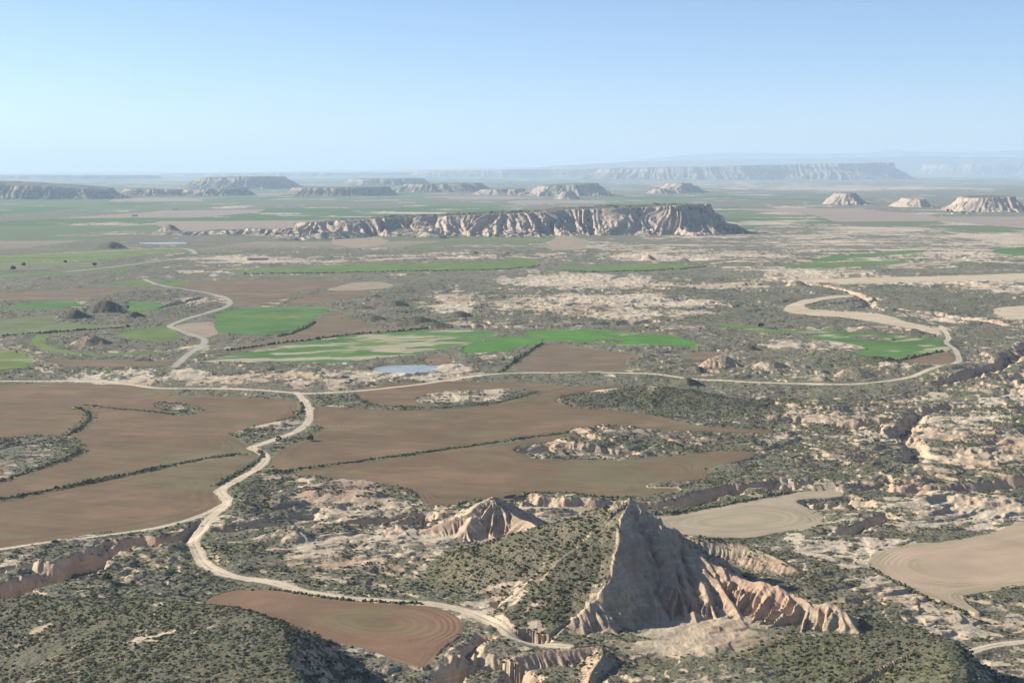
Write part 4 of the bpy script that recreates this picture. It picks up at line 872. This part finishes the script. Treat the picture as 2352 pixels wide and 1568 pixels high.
for p, w, lab in HEDGES:
    P = chaikin(g2(p), 2, False); L_ = np.hypot(*np.diff(P, axis=0).T); cum = np.concatenate([[0], np.cumsum(L_)])
    step = .9 if P[:, 1].mean() < 1400 else 3.0; s = np.arange(0, cum[-1], step); s = np.repeat(s, 2) + rs.randn(len(s) * 2) * .5
    keep = rs.rand(len(s)) < .55 + .45 * (gn(s / 9, s * 0 + 3) > -.25); s = s[keep]
    x = np.interp(s, cum, P[:, 0]) + rs.randn(len(s)) * w * .17; y = np.interp(s, cum, P[:, 1]) + rs.randn(len(s)) * w * .17
    S = (.30 + .55 * rs.rand(len(s)) ** 1.8) * (step / .9) ** .7
    V, Fq = blobs(np.stack([x, y, zat(x, y) + S * .45], -1), S, rs, .95)
    tag(mk_mesh('hedge', V, Fq, M_HEDGE), lab, 'hedge')
def tree(px, py, h, lab, group=None, wide=.42):
    x, y, _ = at(px, py); z = float(zat([x], [y])[0])
    e = bpy.data.objects.new('tree', None); e.location = (x, y, z); COL.objects.link(e); tag(e, lab, 'tree', group=group)
    k = 12; a_ = np.linspace(0, 2 * np.pi, k, endpoint=False); hs = np.array([-.5, .12 * h, .3 * h, .5 * h]); ra = np.array([.045, .032, .026, .012]) * h
    off = np.cumsum(rs.randn(4, 2) * .012 * h, 0); V = np.array([[off[i, 0] + ra[i] * math.cos(t), off[i, 1] + ra[i] * math.sin(t), hs[i]] for i in range(4) for t in a_])
    Q = np.array([[i * k + j, i * k + (j + 1) % k, (i + 1) * k + (j + 1) % k, (i + 1) * k + j] for i in range(3) for j in range(k)])
    mk_mesh('trunk', V, Q, M_BARK, parent=e)
    m = 26; th = rs.rand(m) * 6.28; ph = np.arccos(1 - 1.6 * rs.rand(m)); r_ = h * wide * (.35 + .6 * rs.rand(m) ** .5)
    C = np.stack([r_ * np.sin(ph) * np.cos(th), r_ * np.sin(ph) * np.sin(th), .58 * h + .75 * r_ * np.cos(ph)], -1); S = h * (.10 + .10 * rs.rand(m))
    V, Fq = blobs(C, S, rs, .85)
    # leaf tufts round the clumps
    nl = 900; ci = rs.randint(0, m, nl); d3 = rs.randn(nl, 3); d3 /= np.linalg.norm(d3, axis=1)[:, None]; c3 = C[ci] + d3 * (S[ci] * 1.15)[:, None]
    t3 = rs.randn(nl, 3, 3) * (h * .022); V2 = (c3[:, None] + t3).reshape(-1, 3); F2 = np.arange(nl * 3).reshape(-1, 3) + len(V)
    mk_mesh('crown', np.vstack([V, V2]), np.vstack([Fq, F2]), M_TREE, parent=e); return e
G1 = 'dark trees round the farm between the buttes'
tree(2177, 489, 17, 'dark tree nearest the pale bare butte', G1); tree(2186, 490, 13, 'second dark tree, beside the one at the pale butte', G1); tree(2203, 486, 18, 'dark tree behind the white farm building', G1)
tree(2249, 484, 20, 'tallest dark tree, close to the cream butte', G1); tree(2236, 491, 12, 'low dark tree right of the farm buildings', G1); tree(2212, 493, 11, 'low dark tree in front of the farm', G1)
G2 = 'lone bushes on the far left fields'
tree(54, 612, 8, 'lone dark tree on the dull olive field', G2, .5); tree(150, 605, 7, 'lone tree on the upper edge of the olive field', G2, .5); tree(217, 612, 8, 'dark tree at the end of the olive field', G2, .55)
tree(30, 622, 9, 'dark tree in the scrub nearest the left edge', G2, .6); tree(246, 1345, 4.2, 'single dark round bush on the slope below the left gully', None, .6); tree(1748, 753, 6.5, 'round bush at the neck of the branching green field', None, .6)
tree(640, 1013, 3.2, 'dark bushy tree in the bend of the winding track', None, .75); tree(712, 1012, 3.6, 'dark thicket tree at the tip of the field beside the track', None, .8)
def box(name, w, d, h, mat, parent, loc=(0, 0, 0), roof=None):
    import bmesh
    bm = bmesh.new(); bmesh.ops.create_cube(bm, size=1)
    for v in bm.verts: v.co = (v.co.x * w + loc[0], v.co.y * d + loc[1], (v.co.z + .5) * h + loc[2])
    if roof:
        for v in bm.verts:
            if v.co.z > loc[2] + h * .5: v.co.y = loc[1] + (v.co.y - loc[1]) * roof
    m_ = bpy.data.meshes.new(name); bm.to_mesh(m_); bm.free(); m_.materials.append(mat); o = bpy.data.objects.new(name, m_); COL.objects.link(o); o.parent = parent; return o
M_WALL = plain_mat('whitewash', (.62, .58, .50)); M_ROOF = plain_mat('roof_tile', (.34, .24, .18)); M_DARK = plain_mat('dark_opening', (.03, .03, .03)); M_STONE = plain_mat('stone_wall', (.36, .30, .23)); M_STEEL = plain_mat('painted_steel', (.55, .56, .57), .5)
def house(px, py, w, d, h, rot, lab, mat, group=None, wins=3):
    x, y, _ = at(px, py); e = bpy.data.objects.new('farm_building', None); e.location = (x, y, float(zat([x], [y])[0]) - .3); e.rotation_euler = (0, 0, R(rot)); COL.objects.link(e); tag(e, lab, 'building', group=group)
    box('wall', w, d, h, mat, e); box('roof', w + .8, d + .8, h * .45, M_ROOF, e, (0, 0, h), roof=.06)
    box('door', 1.6, .1, 2.4, M_DARK, e, (-w * .32, -d / 2 - .04, .3))
    for i in range(wins): box('window', 1.3, .1, 1.3, M_DARK, e, (-w * .1 + i * w * .17, -d / 2 - .04, h * .42))
G3 = 'farm buildings between the two right hand buttes'
house(2192, 492, 24, 10, 5, 8, 'white farm building under the dark trees near the pale butte', M_WALL, G3); house(2210, 489, 16, 9, 6, -12, 'taller white farm building in the middle of the trees', M_WALL, G3)
house(2226, 492, 20, 8, 4, 4, 'long low pale shed right of the white farm building', M_WALL, G3); house(2166, 495, 12, 7, 3.6, 0, 'small pale hut left of the farm trees', M_WALL, G3, 2)
house(592, 599, 44, 9, 4, 4, 'long low stone sheepfold on the pale ground below the mesa', M_STONE); house(402, 483, 26, 14, 7, 0, 'tiny white farmhouse far out on the left plain', M_WALL); house(310, 497, 22, 12, 6, 0, 'tiny grey barn left of the white farmhouse', M_STONE)
def mast(px, py, h, lab):
    x, y, _ = at(px, py); e = bpy.data.objects.new('radio_mast', None); e.location = (x, y, float(zat([x], [y])[0]) - .5); COL.objects.link(e); tag(e, lab, 'mast')
    box('pole', .9, .9, h, M_STEEL, e); 
    for i in range(3): box('antenna', 3.2, .5, .6, M_STEEL, e, (0, 0, h * (.6 + .18 * i)))
mast(2238, 487, 62, 'tall thin radio mast beside the farm at the cream butte')
def turbine(px, lab, first=[None]):
    x, y, z = at(px, 404, 27500); 
    if first[0] is None:
        e = bpy.data.objects.new('wind_turbine', None); COL.objects.link(e)
        box('tower', 4.5, 4.5, 88, M_STEEL, e); box('nacelle', 4, 11, 4.5, M_STEEL, e, (0, 0, 88))
        for k in range(3):
            b = box('blade', 2.8, .8, 38, M_STEEL, e, (0, 0, 1)); b.location = (0, -7, 90); b.rotation_euler = (0, R(120 * k + 20), 0)
        first[0] = e; r = e
    else:
        r = first[0].copy(); COL.objects.link(r)
        for c in first[0].children:
            d = c.copy(); d.parent = r; COL.objects.link(d)
    r.location = (x, y, z - 20); tag(r, lab, 'wind turbine', group='wind turbines on the far left skyline')
for px, lab in ((196,'far off wind turbine at the left end of the skyline row'),(216,'wind turbine second along the skyline row'),(236,'wind turbine third along the skyline row'),(258,'wind turbine fourth, before the gap in the skyline row'),(318,'wind turbine first after the gap in the skyline row'),(326,'wind turbine close beside the first one after the gap'),(352,'wind turbine last at the right end of the skyline row')):
    turbine(px, lab)
# ------------------------------------------------------------------ haze: closed box of thin even air round everything
import bmesh
bm = bmesh.new(); bmesh.ops.create_cube(bm, size=1)
for v in bm.verts: v.co = (v.co.x * 190000, v.co.y * 190000, -30 + (v.co.z + .5) * 1140)
me = bpy.data.meshes.new('haze'); bm.to_mesh(me); bm.free(); hz = bpy.data.objects.new('haze', me); COL.objects.link(hz); tag(hz, 'thin bluish haze over the whole plain', 'haze', 'stuff')
hm = bpy.data.materials.new('haze_air'); hm.use_nodes = True; t = hm.node_tree; t.nodes.clear(); pv = t.nodes.new('ShaderNodeVolumePrincipled'); mo = t.nodes.new('ShaderNodeOutputMaterial')
pv.inputs['Density'].default_value = 3.9e-5; pv.inputs['Color'].default_value = (.63, .81, 1.0, 1); pv.inputs['Anisotropy'].default_value = .1
t.links.new(pv.outputs[0], mo.inputs['Volume']); me.materials.append(hm)
print('done', time.time() - T0)
